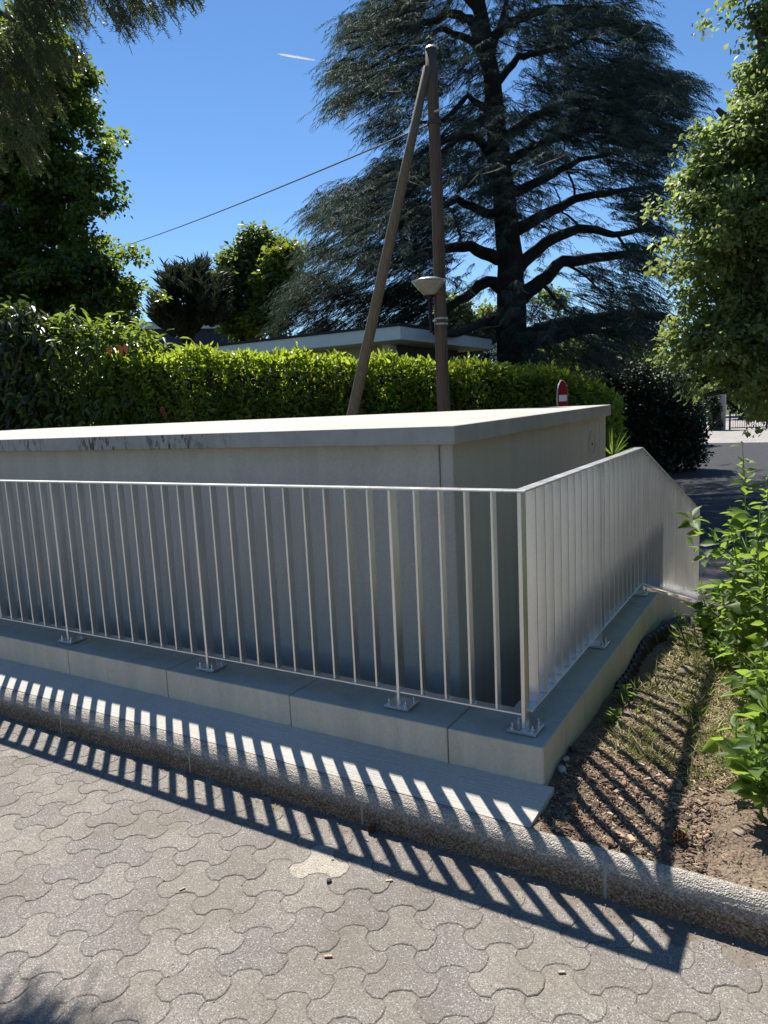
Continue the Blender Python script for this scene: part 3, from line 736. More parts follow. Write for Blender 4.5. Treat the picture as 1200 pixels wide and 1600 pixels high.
# ---- the cedar
CDEP = 19.0
cb = at(800, 575, CDEP); cedar = empty('cedar_tree', (cb[0], cb[1], -.2), 'huge dark cedar with spreading limbs and drooping blue-green sprays', 'tree')
s = CDEP/FPX
trunk = [((802, 690), (801, 560), (798, 470), (797, 400), (788, 310), (778, 210), (766, 110), (748, 10), (735, -120), (728, -300), (722, -620)), .46, .06]
limb_tubes('trunk', [trunk], CDEP, cedar, 'bark_cedar', 14)
LIMBS = [
 ([(800, 400), (775, 405), (735, 385), (690, 390), (640, 400, -1.5), (585, 430, -2.5)], .30, .06),
 ([(800, 455), (760, 440), (720, 470), (660, 510, -.8), (590, 540, -1.5)], .26, .06),
 ([(808, 420), (850, 380), (905, 355), (960, 365), (1030, 355, .5)], .26, .07),
 ([(806, 470), (845, 440), (880, 410), (945, 400), (1005, 395), (1045, 375)], .30, .08),
 ([(806, 360), (850, 335), (900, 310), (960, 300), (1030, 290)], .24, .06),
 ([(805, 300), (850, 280), (905, 250), (960, 240, 1)], .2, .05),
 ([(808, 535), (860, 515), (930, 500), (1000, 490), (1060, 500)], .42, .16),
 ([(806, 545), (850, 535), (900, 520, -3), (960, 515, -4)], .2, .08),
 ([(795, 330), (760, 335), (715, 310), (680, 330, -2), (640, 350, -3)], .22, .05),
 ([(785, 270), (745, 215), (700, 215), (650, 245, -1), (600, 260, -2)], .2, .05),
 ([(778, 190), (735, 195), (690, 240, -1), (640, 300, -2), (580, 330, -3)], .17, .05),
 ([(775, 180), (730, 150), (690, 190), (640, 190, -1)], .14, .04),
 ([(765, 105), (735, 30), (700, 20), (650, 45), (590, 40, -.5), (540, 70, -1)], .2, .05),
 ([(762, 90), (730, 60), (690, 45), (640, 70, -2), (570, 110, -3)], .16, .04),
 ([(770, 60), (800, 35), (845, 15), (900, 10), (960, 20)], .2, .06),
 ([(775, 130), (810, 90), (850, 80), (920, 60, 1), (990, 80, 1)], .16, .04),
 ([(782, 220), (830, 185), (890, 160), (960, 150), (1040, 140)], .2, .05),
 ([(786, 260), (840, 225), (920, 205, -2), (1000, 200, -3)], .18, .05),
 ([(795, 500), (760, 500), (720, 520, -3), (680, 520, -5)], .22, .08),
 ([(765, 100), (775, 60), (800, -30), (850, -90)], .14, .05), ([(750, 20), (700, -40), (640, -60)], .16, .05),
 ([(900, 310), (885, 260), (880, 215)], .05, .02), ([(880, 410), (915, 430), (950, 470)], .06, .02), ([(845, 440), (870, 470), (905, 500)], .08, .02),
 ([(960, 365), (985, 395), (1010, 430)], .06, .02), ([(720, 390), (715, 350), (690, 300)], .06, .02), ([(905, 355), (880, 330), (865, 290)], .05, .02)]
limb_tubes('limbs', [(a, r0*.72, r1*.7) for a, r0, r1 in LIMBS], CDEP, cedar, 'bark_cedar', 8)
CB = [(750, 90, 45, .6), (765, 180, 45, .7), (780, 250, 45, .7), (790, 320, 45, .6), (690, 90, 45, .5), (560, 50, 48), (525, 110, 36), (530, 160, 30), (610, 30, 55), (610, 110, 60, .8), (570, 130, 45), (660, 60, 55, .6), (660, 130, 50, .7), (615, 190, 50, .8), (640, 0, 60, .6),
 (700, 10, 50, .45), (745, 60, 45, .3), (800, 20, 55, .55), (850, 60, 55, .7), (900, 30, 60, .8), (960, 30, 52), (1000, 60, 32), (985, 100, 42), (920, 110, 65, .9), (860, 140, 60, .8),
 (980, 150, 60), (1040, 130, 40), (1080, 130, 26), (1070, 165, 36), (930, 180, 65), (870, 200, 60, .8), (1010, 205, 55), (1075, 210, 28), (1045, 240, 36), (960, 235, 50, .8), (1020, 270, 40, .9),
 (880, 255, 45, .35), (940, 290, 50, .30), (1020, 320, 36, .9), (1050, 300, 26), (1040, 360, 28), (990, 330, 40, .5), (900, 345, 50, .16), (840, 250, 40, .7), (815, 200, 40, .7), (760, 160, 40, .35),
 (720, 130, 45, .35), (720, 200, 50, .7), (690, 260, 55, .8), (740, 270, 50, .7), (640, 260, 50, .9), (590, 270, 42), (555, 300, 45), (500, 310, 34), (480, 340, 28), (530, 350, 48), (600, 330, 55), (660, 340, 60, .9),
 (720, 340, 50, .6), (490, 400, 40), (560, 400, 55), (630, 400, 55, .9), (690, 400, 35, .4), (460, 440, 32), (510, 460, 50), (580, 470, 55), (650, 460, 50, .8), (440, 480, 34), (480, 510, 42), (550, 520, 45), (620, 510, 50), (420, 505, 22),
 (700, 490, 40, .6), (760, 300, 40, .6), (840, 300, 40, .4), (740, 440, 40, .18), (850, 410, 50, .16), (930, 410, 40, .25), (1010, 400, 38, .8), (1045, 420, 26, .9), (980, 440, 40, .5), (1030, 470, 34, .9), (930, 460, 50, .5), (870, 480, 45, .4),
 (840, 520, 45, .5), (900, 520, 55, .7), (970, 500, 55, .8), (1020, 520, 45, .9), (780, 520, 45, .7), (720, 540, 45, .6), (800, 440, 30, .35), (790, 360, 36, .5), (780, 280, 36, .5), (770, 220, 36, .5), (800, 480, 30, .5), (850, 340, 45, .35), (830, 560, 50, .8), (760, 560, 45, .7), (930, 555, 50, .8), (640, -60, 80, .6), (740, -80, 90, .5), (860, -60, 90, .6), (960, -50, 60, .7), (620, -160, 120, .5), (760, -190, 130, .5), (900, -170, 120, .5), (660, -310, 120, .4), (800, -330, 120, .4), (700, -460, 100, .35), (780, -480, 90, .35), (730, -600, 60, .35)]
CB = [tuple([b[0]+(24 if b[0] < 640 and b[1] > 250 else 10 if b[0] < 600 else -18 if b[0] > 1000 else 0)]+list(b)[1:]+[1.]*(4-len(b))) for b in CB]
def sprays(name, blobs, nspray, depth, parent, mat, slen, per, sw, sl, dspread, trunk_px, droop=.9, tpl=None, twigs=None):
    B = np.array(blobs, float); w = B[:, 2]**2*B[:, 3]; cnt = rng.multinomial(nspray, w/w.sum()); C = []
    for b, c in zip(B, cnt):
        dd = depth+rng.normal(0, dspread, c)
        if twigs and b[1] > 440 and b[0] < 800: dd = np.maximum(dd, depth-.3+rng.random(c))
        q = rdir(c)[:, :2]*(rng.random((c, 1))**.5)*b[2]*np.array([1, .8])
        for i in range(c): C.append(at(b[0]+q[i, 0], b[1]+q[i, 1]-6, dd[i]))
    C = np.array(C); n = len(C)
    base = at(trunk_px[0], trunk_px[1], depth); o = C-base; o[:, 2] = 0
    o = unit(unit(o)+rng.normal(0, .45, (n, 3))*np.array([1, 1, 0])); L = slen*rng.uniform(.6, 1.3, n)
    t = np.linspace(0, 1, per)
    P = C[:, None]+o[:, None]*(L[:, None, None]*(t-.35)[None, :, None])
    P[:, :, 2] += L[:, None]*(.10*t[None]-droop*.62*t[None]**2)
    side = np.cross(o, [0, 0, 1.])
    sg = np.where(np.arange(per) % 2, 1., -1.)[None, :, None]
    d = o[:, None]*.55+side[:, None]*sg*rng.uniform(.2, .8, (n, per, 1))+np.array([0, 0, -1.])*(droop*rng.uniform(.5, 1.1, (n, per, 1)))+rng.normal(0, .14, (n, per, 3))
    d = d.reshape(-1, 3); P = P.reshape(-1, 3); N = len(P)
    ln = sl*rng.uniform(.55, 1.3, N)
    if twigs:
        e = o*1.0+np.array([0, 0, -.45]); cloud(twigs, STRAND2, C-o*(L*.35)[:, None], unit(e), rdir(n), L*.75, np.full(n, .010), 'bark_cedar', parent)
    return cloud(name, tpl or STRAND, P, unit(d), unit(rdir(N)+np.array([0, 0, .5])), ln, sw*rng.uniform(.7, 1.3, N), mat, parent)
sprays('crown', CB, 10500, CDEP, cedar, 'needle_cedar', .92, 46, .0125, .165, 2.7, (790, 300), .8, STRAND2, 'twigs')

# ---- pale tree on the right
LD = 8.0; lb = at(1190, 640, LD); lin = empty('deciduous_tree', (lb[0]+.6, lb[1], -.75), 'pale green broadleaf tree filling the right edge', 'tree')
limb_tubes('trunk', [([(1285, 900), (1270, 640), (1240, 480), (1220, 300), (1215, 100), (1210, -120)], .17, .05)], LD, lin, 'bark', 10)
limb_tubes('limbs', [([(1212, 500), (1170, 430), (1110, 400)], .10, .03), ([(1205, 380), (1150, 320), (1080, 300)], .10, .03), ([(1203, 300), (1160, 200), (1120, 170)], .09, .03), ([(1215, 560), (1150, 540), (1070, 520)], .09, .02), ([(1220, 600), (1160, 600), (1100, 620)], .07, .02), ([(1205, 150), (1190, 60), (1170, 10)], .08, .03)], LD, lin, 'bark', 6)
LB = [(1195, 20, 36), (1190, 80, 45), (1160, 110, 36), (1150, 160, 48), (1190, 170, 50), (1105, 200, 30), (1130, 240, 52), (1180, 250, 55), (1080, 265, 30), (1100, 300, 52), (1060, 310, 24), (1160, 330, 60), (1075, 350, 42), (1110, 390, 55), (1190, 410, 60),
 (1060, 400, 30), (1065, 450, 32), (1110, 470, 55), (1170, 500, 60), (1055, 490, 26), (1090, 530, 45), (1150, 570, 60), (1200, 590, 55), (1090, 580, 32), (1110, 612, 26), (1170, 620, 40), (1075, 515, 26), (1220, 100, 60), (1230, 300, 80), (1240, 500, 80), (1200, -60, 80)]
LB = [(x+26, y-(30 if y > 540 else 0), r*(.85 if y > 540 else .95)) for x, y, r in LB]
leafy('crown', LB, 330, 22, LD, .072, .050, 'leaf_linden', lin, .15, .5, dvar=.75, thick=.8, bough=9, bough_r=.50)

# ---- broadleaf tree on the left
TD = 18.0; tb = at(30, 640, TD); lt = empty('broadleaf_tree', (tb[0]-.6, tb[1], -.1), 'dense dark green oak-like tree at the left edge', 'tree')
limb_tubes('trunk', [([(-20, 760), (-10, 600), (0, 430), (20, 250), (30, 60), (35, -120)], .34, .10)], TD, lt, 'bark', 10)
limb_tubes('limbs', [([(-8, 560), (60, 470), (130, 420)], .10, .03), ([(2, 420), (70, 360), (140, 350)], .09, .03), ([(10, 330), (60, 270), (120, 250)], .08, .03), ([(22, 230), (70, 190), (110, 160)], .07, .02), ([(0, 470), (-60, 380), (-120, 300)], .1, .03)], TD, lt, 'bark', 6)
TB = [(60, 110, 50), (95, 125, 34), (20, 60, 60), (110, 110, 20), (50, 150, 55), (100, 160, 30), (115, 205, 28), (60, 220, 55), (120, 240, 26), (40, 300, 42, .7), (95, 290, 45), (135, 275, 30), (160, 272, 14), (110, 340, 48), (150, 330, 24), (60, 370, 50, .8), (130, 385, 45), (170, 378, 22), (190, 374, 11),
 (30, 440, 55), (100, 440, 50), (150, 430, 34), (178, 440, 18), (60, 500, 45), (120, 490, 42), (160, 475, 28), (0, 250, 50), (-10, 380, 60), (-60, 200, 90), (-60, 400, 100), (0, 120, 50)]
leafy('crown', TB, 330, 30, TD, .15, .10, 'leaf_broad', lt, .30, .2, dvar=1.0, thick=.8, bough=8, bough_r=1.0)

# ---- drooping conifer limbs overhanging at top left
NB = [(40, 20, 50), (100, 20, 36), (20, 90, 50), (80, 90, 36), (115, 80, 14), (60, 150, 30), (10, 170, 40), (40, 200, 24), (30, 235, 20), (-40, 100, 60), (-40, 220, 40), (60, -40, 60), (170, -20, 34), (200, 12, 22), (178, 30, 14), (190, 42, 8), (240, -6, 26), (236, 20, 10), (285, -12, 22), (150, -40, 60), (260, -50, 50)]
ND = 3.72; nb = at(-420, 700, 5.2)
nc = empty('conifer_tree', (nb[0], nb[1], .0), 'conifer with feathery needle sprays overhanging the top left corner', 'tree')
limb_tubes('trunk', [([(-420, 1100, 1.7), (-420, 500, 1.7), (-410, 0, 1.7), (-400, -700, 1.7)], .2, .1)], ND, nc, 'bark', 10)
limb_tubes('limbs', [([(-408, -150, 1.7), (-150, -130), (0, -60), (120, -35), (220, -30), (290, -16)], .035, .004), ([(-410, 0, 1.7), (-150, 0), (0, 20), (70, 60)], .03, .005), ([(-412, 100, 1.7), (-150, 110), (-10, 140), (40, 190)], .03, .004)], ND, nc, 'bark', 6)
def needle_sprays(name, blobs, n, depth, parent, mat):
    B = np.array([tuple(list(b)+[1.]*(4-len(b))) for b in blobs], float); w = B[:, 2]**2; cnt = rng.multinomial(n, w/w.sum()); C = []
    for b, c in zip(B, cnt):
        q = rdir(c)[:, :2]*(rng.random((c, 1))**.5)*b[2]
        for i in range(c): C.append(at(b[0]+q[i, 0], b[1]+q[i, 1]-16, depth-(.35 if b[0] > 130 else 0)-.0009*max(b[1], 0)+rng.normal(0, .10)))
    C = np.array(C); n = len(C); o = unit(AR*.7+rng.normal(0, .55, (n, 3))); o[:, 2] = -rng.uniform(.5, 1.6, n); o = unit(o)
    per = 40; L = rng.uniform(.06, .15, n); t = np.linspace(0, 1, per)
    P = C[:, None]+o[:, None]*(L[:, None, None]*t[None, :, None]); P[:, :, 2] -= .03*t[None]**2
    side = unit(np.cross(o, rdir(n)))
    sg = np.where(np.arange(per) % 2, 1., -1.)[None, :, None]
    d = o[:, None]*.55+side[:, None]*sg*.8+rng.normal(0, .16, (n, per, 3))
    N = n*per; ln = .022*rng.uniform(.7, 1.2, N)
    cloud(name, STRAND, P.reshape(-1, 3), unit(d.reshape(-1, 3)), rdir(N), ln, np.full(N, .0036), mat, parent)
    m = MB()
    for i in range(0, n): m.tube([C[i], C[i]+o[i]*L[i]*.5+(0, 0, -.008), C[i]+o[i]*L[i]+(0, 0, -.03)], .0011, 3, False)
    m.build('twigs', 'twig', parent)
needle_sprays('crown', NB, 1500, ND, nc, 'needle_near')

# ---- middle-distance trees
def far_tree(name, label, base_px, depth, blobs, mat, n, per, L, cr, limbs=None, needles=False):
    b0 = at(base_px[0], base_px[1], depth); t = empty(name, (b0[0], b0[1], -.3), label, 'tree')
    ys = min(b[1] for b in blobs)
    limb_tubes('trunk', [([(base_px[0], 680), (base_px[0], base_px[1]), (base_px[0]+3, (base_px[1]+ys)/2), (base_px[0]+2, ys+14)], .012*depth, .003*depth)], depth, t, 'bark', 8)
    if needles: sprays('crown', [tuple(list(b)+[1.]*(4-len(b))) for b in blobs], n, depth, t, mat, L*1.6, per, L*.16, L, .7, (base_px[0], base_px[1]), -.9)
    else: leafy('crown', blobs, n, per, depth, L, L*.65, mat, t, cr, .2)
    return t
far_tree('pine_tree', 'dark spiky pine left of the leafy trees above the hedge', (295, 530), 24, [(262, 490, 18), (275, 460, 20), (290, 440, 14), (305, 435, 12), (310, 470, 26), (285, 510, 34), (330, 500, 24), (335, 470, 16), (255, 510, 14), (340, 450, 9), (268, 440, 7)], 'needle_pine', 900, 20, .30, .3, needles=True)
far_tree('leafy_tree', 'dark green rounded tree right of the spiky pine', (385, 530), 27, [(375, 400, 18), (400, 380, 22), (430, 378, 14), (360, 430, 24), (390, 430, 34), (420, 410, 26), (370, 470, 30), (400, 480, 34), (350, 490, 22), (380, 510, 26)], 'leaf_far', 420, 24, .22, .45)
far_tree('lime_green_tree', 'bright yellow-green tree between the dark tree and the cedar', (430, 530), 26, [(440, 410, 22), (455, 400, 16), (420, 440, 18), (430, 460, 24), (405, 480, 12), (400, 500, 12), (450, 450, 24), (425, 500, 20)], 'leaf_lime', 260, 22, .22, .45)
far_tree('pale_tree', 'small pale tree peeping out beside the dark left tree', (180, 540), 22, [(185, 460, 20), (175, 490, 22), (200, 470, 12), (205, 490, 9), (160, 520, 26)], 'leaf_far', 200, 20, .16, .4)
far_tree('backdrop_tree', 'olive green tree glimpsed low behind the cedar trunk', (720, 540), 40, [(715, 480, 22), (700, 510, 28), (740, 520, 30), (770, 500, 22), (860, 470, 18)], 'leaf_far', 260, 16, .3, .6)
far_tree('shrub_tree', 'brownish low tree under the right-hand cedar limbs', (960, 560), 34, [(900, 555, 30), (950, 550, 34), (1000, 560, 34), (860, 560, 24), (1030, 575, 26)], 'leaf_far', 420, 16, .22, .5)

# ---- dark shrub by the drive
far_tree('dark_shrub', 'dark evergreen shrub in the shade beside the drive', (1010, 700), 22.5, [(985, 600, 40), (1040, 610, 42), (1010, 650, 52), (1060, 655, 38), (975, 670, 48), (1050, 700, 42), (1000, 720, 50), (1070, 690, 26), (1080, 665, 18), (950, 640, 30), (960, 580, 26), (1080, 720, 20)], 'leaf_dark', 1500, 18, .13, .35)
far_tree('gate_shrub', 'clipped dark evergreen standing left of the far gate pillar', (1117, 680), gd-.3, [(1117, 664, 7), (1117, 655, 7), (1117, 645, 7), (1117, 635, 7), (1116, 622, 7)], 'leaf_dark', 130, 16, .16, .2)
for i, (x, y, d, r) in enumerate([(1165, 600, 58, 34), (1235, 590, 60, 48), (1100, 575, 66, 44)]):
    far_tree('distant_tree', ['round green tree beyond the far gate, above its left leaf', 'large green tree beyond the far gate at the right edge', 'green tree behind the dark shrub and left of the gate'][i], (x, y+40), d, [(x, y, r), (x-r*.6, y+12, r*.6), (x+r*.6, y+10, r*.6), (x, y-r*.6, r*.6), (x, y+r*.5, r*.7)], 'leaf_dark', 330, 18, .4, .9)
for i, (x, y, d, r) in enumerate([(250, 560, 70, 30), (330, 560, 75, 30), (520, 560, 60, 36), (620, 560, 64, 36), (820, 560, 62, 40), (900, 570, 66, 36), (1000, 575, 62, 40)]):
    far_tree('horizon_tree', ['low distant tree at the horizon, %s' % w for w in ('below the dark hall', 'behind the spiky pine', 'behind the left cedar skirt', 'behind the pavilion', 'behind the cedar trunk', 'right of the cedar trunk', 'behind the dark shrub')][i], (x, y+40), d, [(x, y, r), (x-r*.8, y+12, r*.7), (x+r*.8, y+8, r*.7), (x, y+r*.6, r)], 'leaf_far', 150, 16, .45, .9)

# ---- unseen trees added on the right to give the zinc green, darker reflections
def unseen_tree(name, label, x, y, h, r, mat, n=420):
    t = empty(name, (x, y, 0 if y < 0 else -.5), label, 'tree')
    m = MB(); m.tube([(x, y, -.9), (x+.1, y, h*.4), (x, y+.1, h*.85)], [.2, .15, .05], 8); m.build('trunk', 'bark', t, smooth=True)
    C = np.array([x, y, h*.58]); q = rdir(n)*(rng.random((n, 1))**.4)*np.array([r, r, h*.45]); P = np.repeat(C+q, 22, 0); N = len(P); P = P+rng.normal(0, .28, (N, 3))
    l = .26*rng.uniform(.6, 1.2, N); cloud('crown', LEAF2, P, rdir(N), unit(rdir(N)+np.array([0, 0, .8])), l, l*.65, mat, t)
unseen_tree('unseen_tree', 'unseen round leafy tree added to the right of the planting bed', 5.4, 2.2, 6.0, 2.6, 'leaf_far', 700)
unseen_tree('unseen_tree', 'unseen tall leafy tree added to the right along the drive', 8.5, 9.5, 7., 3., 'leaf_far')
unseen_tree('unseen_tree', 'unseen leafy tree added across the paving on the right', 7.0, -5.5, 7., 3., 'leaf_far')

# ---- laurel hedge
HP = [(150, 552, 10.6), (230, 549, 10.4), (300, 543, 10.3), (420, 548, 10.4), (560, 553, 10.6), (700, 560, 11.0), (800, 566, 11.3), (880, 575, 11.6), (935, 590, 11.9), (960, 604, 12.1)]
HW = np.array([at(h[0], h[1]+15, h[2]) for h in HP]); hb = HW[len(HW)//2]
hedge = empty('laurel_hedge', (hb[0], hb[1], -.2), 'clipped laurel hedge with sunlit yellow-green top', 'hedge')
seg = np.linalg.norm(np.diff(HW[:, :2], axis=0), axis=1); cum = np.r_[0, np.cumsum(seg)]
def hpos(s_):
    s_ = np.clip(s_, 0, cum[-1]); return np.stack([np.interp(s_, cum, HW[:, k]) for k in range(3)], -1)
def hedge_leaves(n, where):
    s_ = rng.random(n)*cum[-1]; p = hpos(s_); q = hpos(np.minimum(s_+.05, cum[-1]))-hpos(np.maximum(s_-.05, 0)); q[:, 2] = 0; q = unit(q)
    nr = np.stack([q[:, 1], -q[:, 0], np.zeros(n)], -1)     # towards the camera
    lump = .05*np.sin(s_*9)+.05*np.sin(s_*4.3+1)+.03*np.sin(s_*23)
    if where == 'top':
        u = rng.uniform(-.05, 1.15, n); P = p-nr*u[:, None]; P[:, 2] += lump*.6+rng.normal(0, .05, n)-.10*smoothstep(.8, 1.2, u)
        d = unit(rng.normal(0, .55, (n, 3))+np.array([0, 0, .75])); N = unit(rdir(n)+nr*.3+np.array([0, 0, .5]))
    elif where == 'front':
        h = rng.random(n)**.9; P = p-nr*(rng.normal(0, .05, n)-lump*.7)[:, None]; P[:, 2] = p[:, 2]-h*(p[:, 2]+.15)+lump*.3
        d = unit(rng.normal(0, .7, (n, 3))+nr*.6+np.array([0, 0, .15])); N = unit(rdir(n)*.8+nr*.7+np.array([0, 0, .6]))
    else:
        e = HW[-1]; s2 = unit(HW[-1]-HW[-2]); s2[2] = 0; nn_ = np.array([s2[1], -s2[0], 0])
        u = rng.uniform(0, 1.1, n); h = rng.random(n); P = e+s2*(.12+.22*np.sin(np.pi*u)[:, None]+rng.normal(0, .06, (n, 1)))-nn_*u[:, None]; P[:, 2] = e[2]+.02-h*(e[2]+.6)-.2*(1-h)*(rng.random(n)**2)
        d = unit(rng.normal(0, .7, (n, 3))+s2*.7); N = unit(rdir(n)*.8+s2*.5+np.array([0, 0, .7]))
    l = .10*rng.uniform(.65, 1.25, n); return P, d, N, l, l*.40
def hedge_shoots(n):
    P, d, N, l, w = hedge_leaves(n, 'top'); k = 7; t = np.linspace(0, 1, k); H = rng.uniform(.06, .20, n)*(rng.random(n)**.5)
    Q = (P[:, None]+np.array([0, 0, 1.])*(H[:, None]*t[None])[..., None]).reshape(-1, 3); m_ = len(Q)
    return Q, unit(np.c_[rng.normal(0, .8, (m_, 2)), rng.uniform(.4, 1.1, m_)]), unit(rdir(m_)+np.array([0, 0, .5])), np.repeat(l, k)*.8, np.repeat(l, k)*.27
parts = [hedge_shoots(260), hedge_leaves(15000, 'top'), hedge_leaves(21000, 'front'), hedge_leaves(3000, 'end')]
A_ = [np.concatenate([p[k] for p in parts]) for k in range(5)]
rel = A_[0]-CAM; dp = rel @ AF; sy_ = 800-FPX*(rel @ AU)/dp; sx_ = 600+FPX*(rel @ AR)/dp
near = np.argsort(dp+100*((sy_ > 640) | (sx_ < 310)))[:240]; mask = np.ones(len(dp), bool); mask[near] = False
leaf_objects('leaf', LEAF6, A_[0][near], A_[1][near], A_[2][near], A_[3][near], A_[4][near], 'leaf_hedge', hedge)
h_ = cloud('foliage', LEAF6, A_[0][mask], A_[1][mask], A_[2][mask], A_[3][mask], A_[4][mask], 'leaf_hedge', hedge); tag(h_, kind='stuff')
m = MB(); v = []; f = []  # solid dark core added to block light and darken the hedge interior
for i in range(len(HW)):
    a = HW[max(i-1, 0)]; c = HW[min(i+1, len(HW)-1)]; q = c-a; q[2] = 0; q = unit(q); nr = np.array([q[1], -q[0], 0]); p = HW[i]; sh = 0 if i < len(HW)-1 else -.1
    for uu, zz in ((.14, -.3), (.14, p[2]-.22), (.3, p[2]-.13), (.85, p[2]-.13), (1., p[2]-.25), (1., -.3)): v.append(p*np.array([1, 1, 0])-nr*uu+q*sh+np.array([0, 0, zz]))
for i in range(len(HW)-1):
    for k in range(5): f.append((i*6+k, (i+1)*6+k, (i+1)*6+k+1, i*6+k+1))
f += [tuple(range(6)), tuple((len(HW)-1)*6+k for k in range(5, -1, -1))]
m.add(v, f); m.build('shade_core', 'shrub_core', hedge)

# ---- big-leaved bush at the left
BD_ = 10.9; bb = at(140, 660, BD_); bush = empty('broadleaf_bush', (bb[0], bb[1], -.15), 'loose bush with long drooping glossy leaves left of the hedge', 'bush')
BB = [(40, 610, 55), (110, 620, 55), (180, 620, 55), (240, 625, 42), (282, 612, 22), (300, 604, 10), (30, 550, 44), (90, 540, 40), (150, 560, 48), (200, 560, 44), (235, 575, 36), (255, 550, 22), (120, 510, 26), (165, 525, 30), (215, 530, 22), (60, 660, 50), (160, 660, 50), (250, 660, 40), (20, 510, 30)]
limb_tubes('branches', [([(120, 760), (110, 640), (70, 580), (40, 520)], .05, .012), ([(125, 740), (140, 640), (160, 570), (170, 520)], .05, .012), ([(130, 740), (190, 650), (230, 600), (270, 590)], .045, .01), ([(45, 620), (75, 575), (90, 555)], .03, .012)], BD_, bush, 'bark', 6)
def bush_leaves(n, blobs, L, droop):
    P, C = crown_points(blobs, n//5, BD_, .95, .7, .8); P = np.repeat(P, 5, 0); n = len(P); P = P+rng.normal(0, .075, (n, 3)); O = unit(P-np.repeat(C, 5, 0))
    d = unit(rdir(n)*.75+O*.5+np.array([0, 0, -droop])); N = unit(rdir(n)*.6+np.array([0, 0, .8])+O*.5); l = L*rng.uniform(.6, 1.25, n); return P, d, N, l, l*.34
P, d, N, l, w = bush_leaves(5200, BB, .17, .55)
dp = (P-CAM) @ AF; o_ = np.argsort(dp); sel = o_[:280]; msk = np.ones(len(P), bool); msk[sel] = False
leaf_objects('leaf', LEAF6, P[sel], d[sel], N[sel], l[sel], w[sel], 'leaf_bush', bush)
h_ = cloud('foliage', LEAF6, P[msk], d[msk], N[msk], l[msk], w[msk], 'leaf_bush', bush); tag(h_, kind='stuff')
P = np.array([at(187, 538, 10.2), at(195, 536, 10.2), at(253, 634, 10.2), at(256, 640, 10.2), at(170, 540, 10.2)]); k = len(P)
leaf_objects('withered_leaf', LEAF6, P, np.tile([.1, 0, -1.], (k, 1)), np.tile(-AF, (k, 1))+rng.normal(0, .2, (k, 3)), np.full(k, .16), np.full(k, .07), 'leaf_dead', bush)
# a darker, larger shrub at the far left with hanging leaves
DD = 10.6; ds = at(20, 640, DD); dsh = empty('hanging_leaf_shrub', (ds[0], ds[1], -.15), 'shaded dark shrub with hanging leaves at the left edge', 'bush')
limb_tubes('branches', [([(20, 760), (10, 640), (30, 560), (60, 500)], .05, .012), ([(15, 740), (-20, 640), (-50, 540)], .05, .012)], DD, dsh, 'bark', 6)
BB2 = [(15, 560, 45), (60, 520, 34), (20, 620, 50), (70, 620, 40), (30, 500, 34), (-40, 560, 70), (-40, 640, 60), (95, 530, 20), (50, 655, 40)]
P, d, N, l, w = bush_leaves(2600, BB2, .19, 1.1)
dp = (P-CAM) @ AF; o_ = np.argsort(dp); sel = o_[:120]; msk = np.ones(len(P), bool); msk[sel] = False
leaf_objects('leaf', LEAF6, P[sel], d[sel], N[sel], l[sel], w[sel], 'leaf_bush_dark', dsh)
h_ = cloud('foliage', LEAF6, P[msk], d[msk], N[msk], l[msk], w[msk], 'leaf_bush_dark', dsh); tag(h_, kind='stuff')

# ---- strap-leaved plant by the hedge end
gp = at(958, 712, 9.6); gt = empty('strap_leaf_plant', (gp[0], gp[1], -.3), 'spiky strap-leaved plant just above the side rail', 'plant')
n = 26; d = unit(np.c_[rng.normal(0, .7, (n, 2)), rng.uniform(.5, 1.2, n)]); cloud('leaves', STRAND, np.tile(gp, (n, 1)), d, rdir(n), rng.uniform(.25, .45, n), np.full(n, .02), 'leaf_weed', gt)
m = MB(); m.tube([(gp[0], gp[1], -.35), tuple(gp)], [.03, .02], 6); m.build('stem', 'twig', gt)

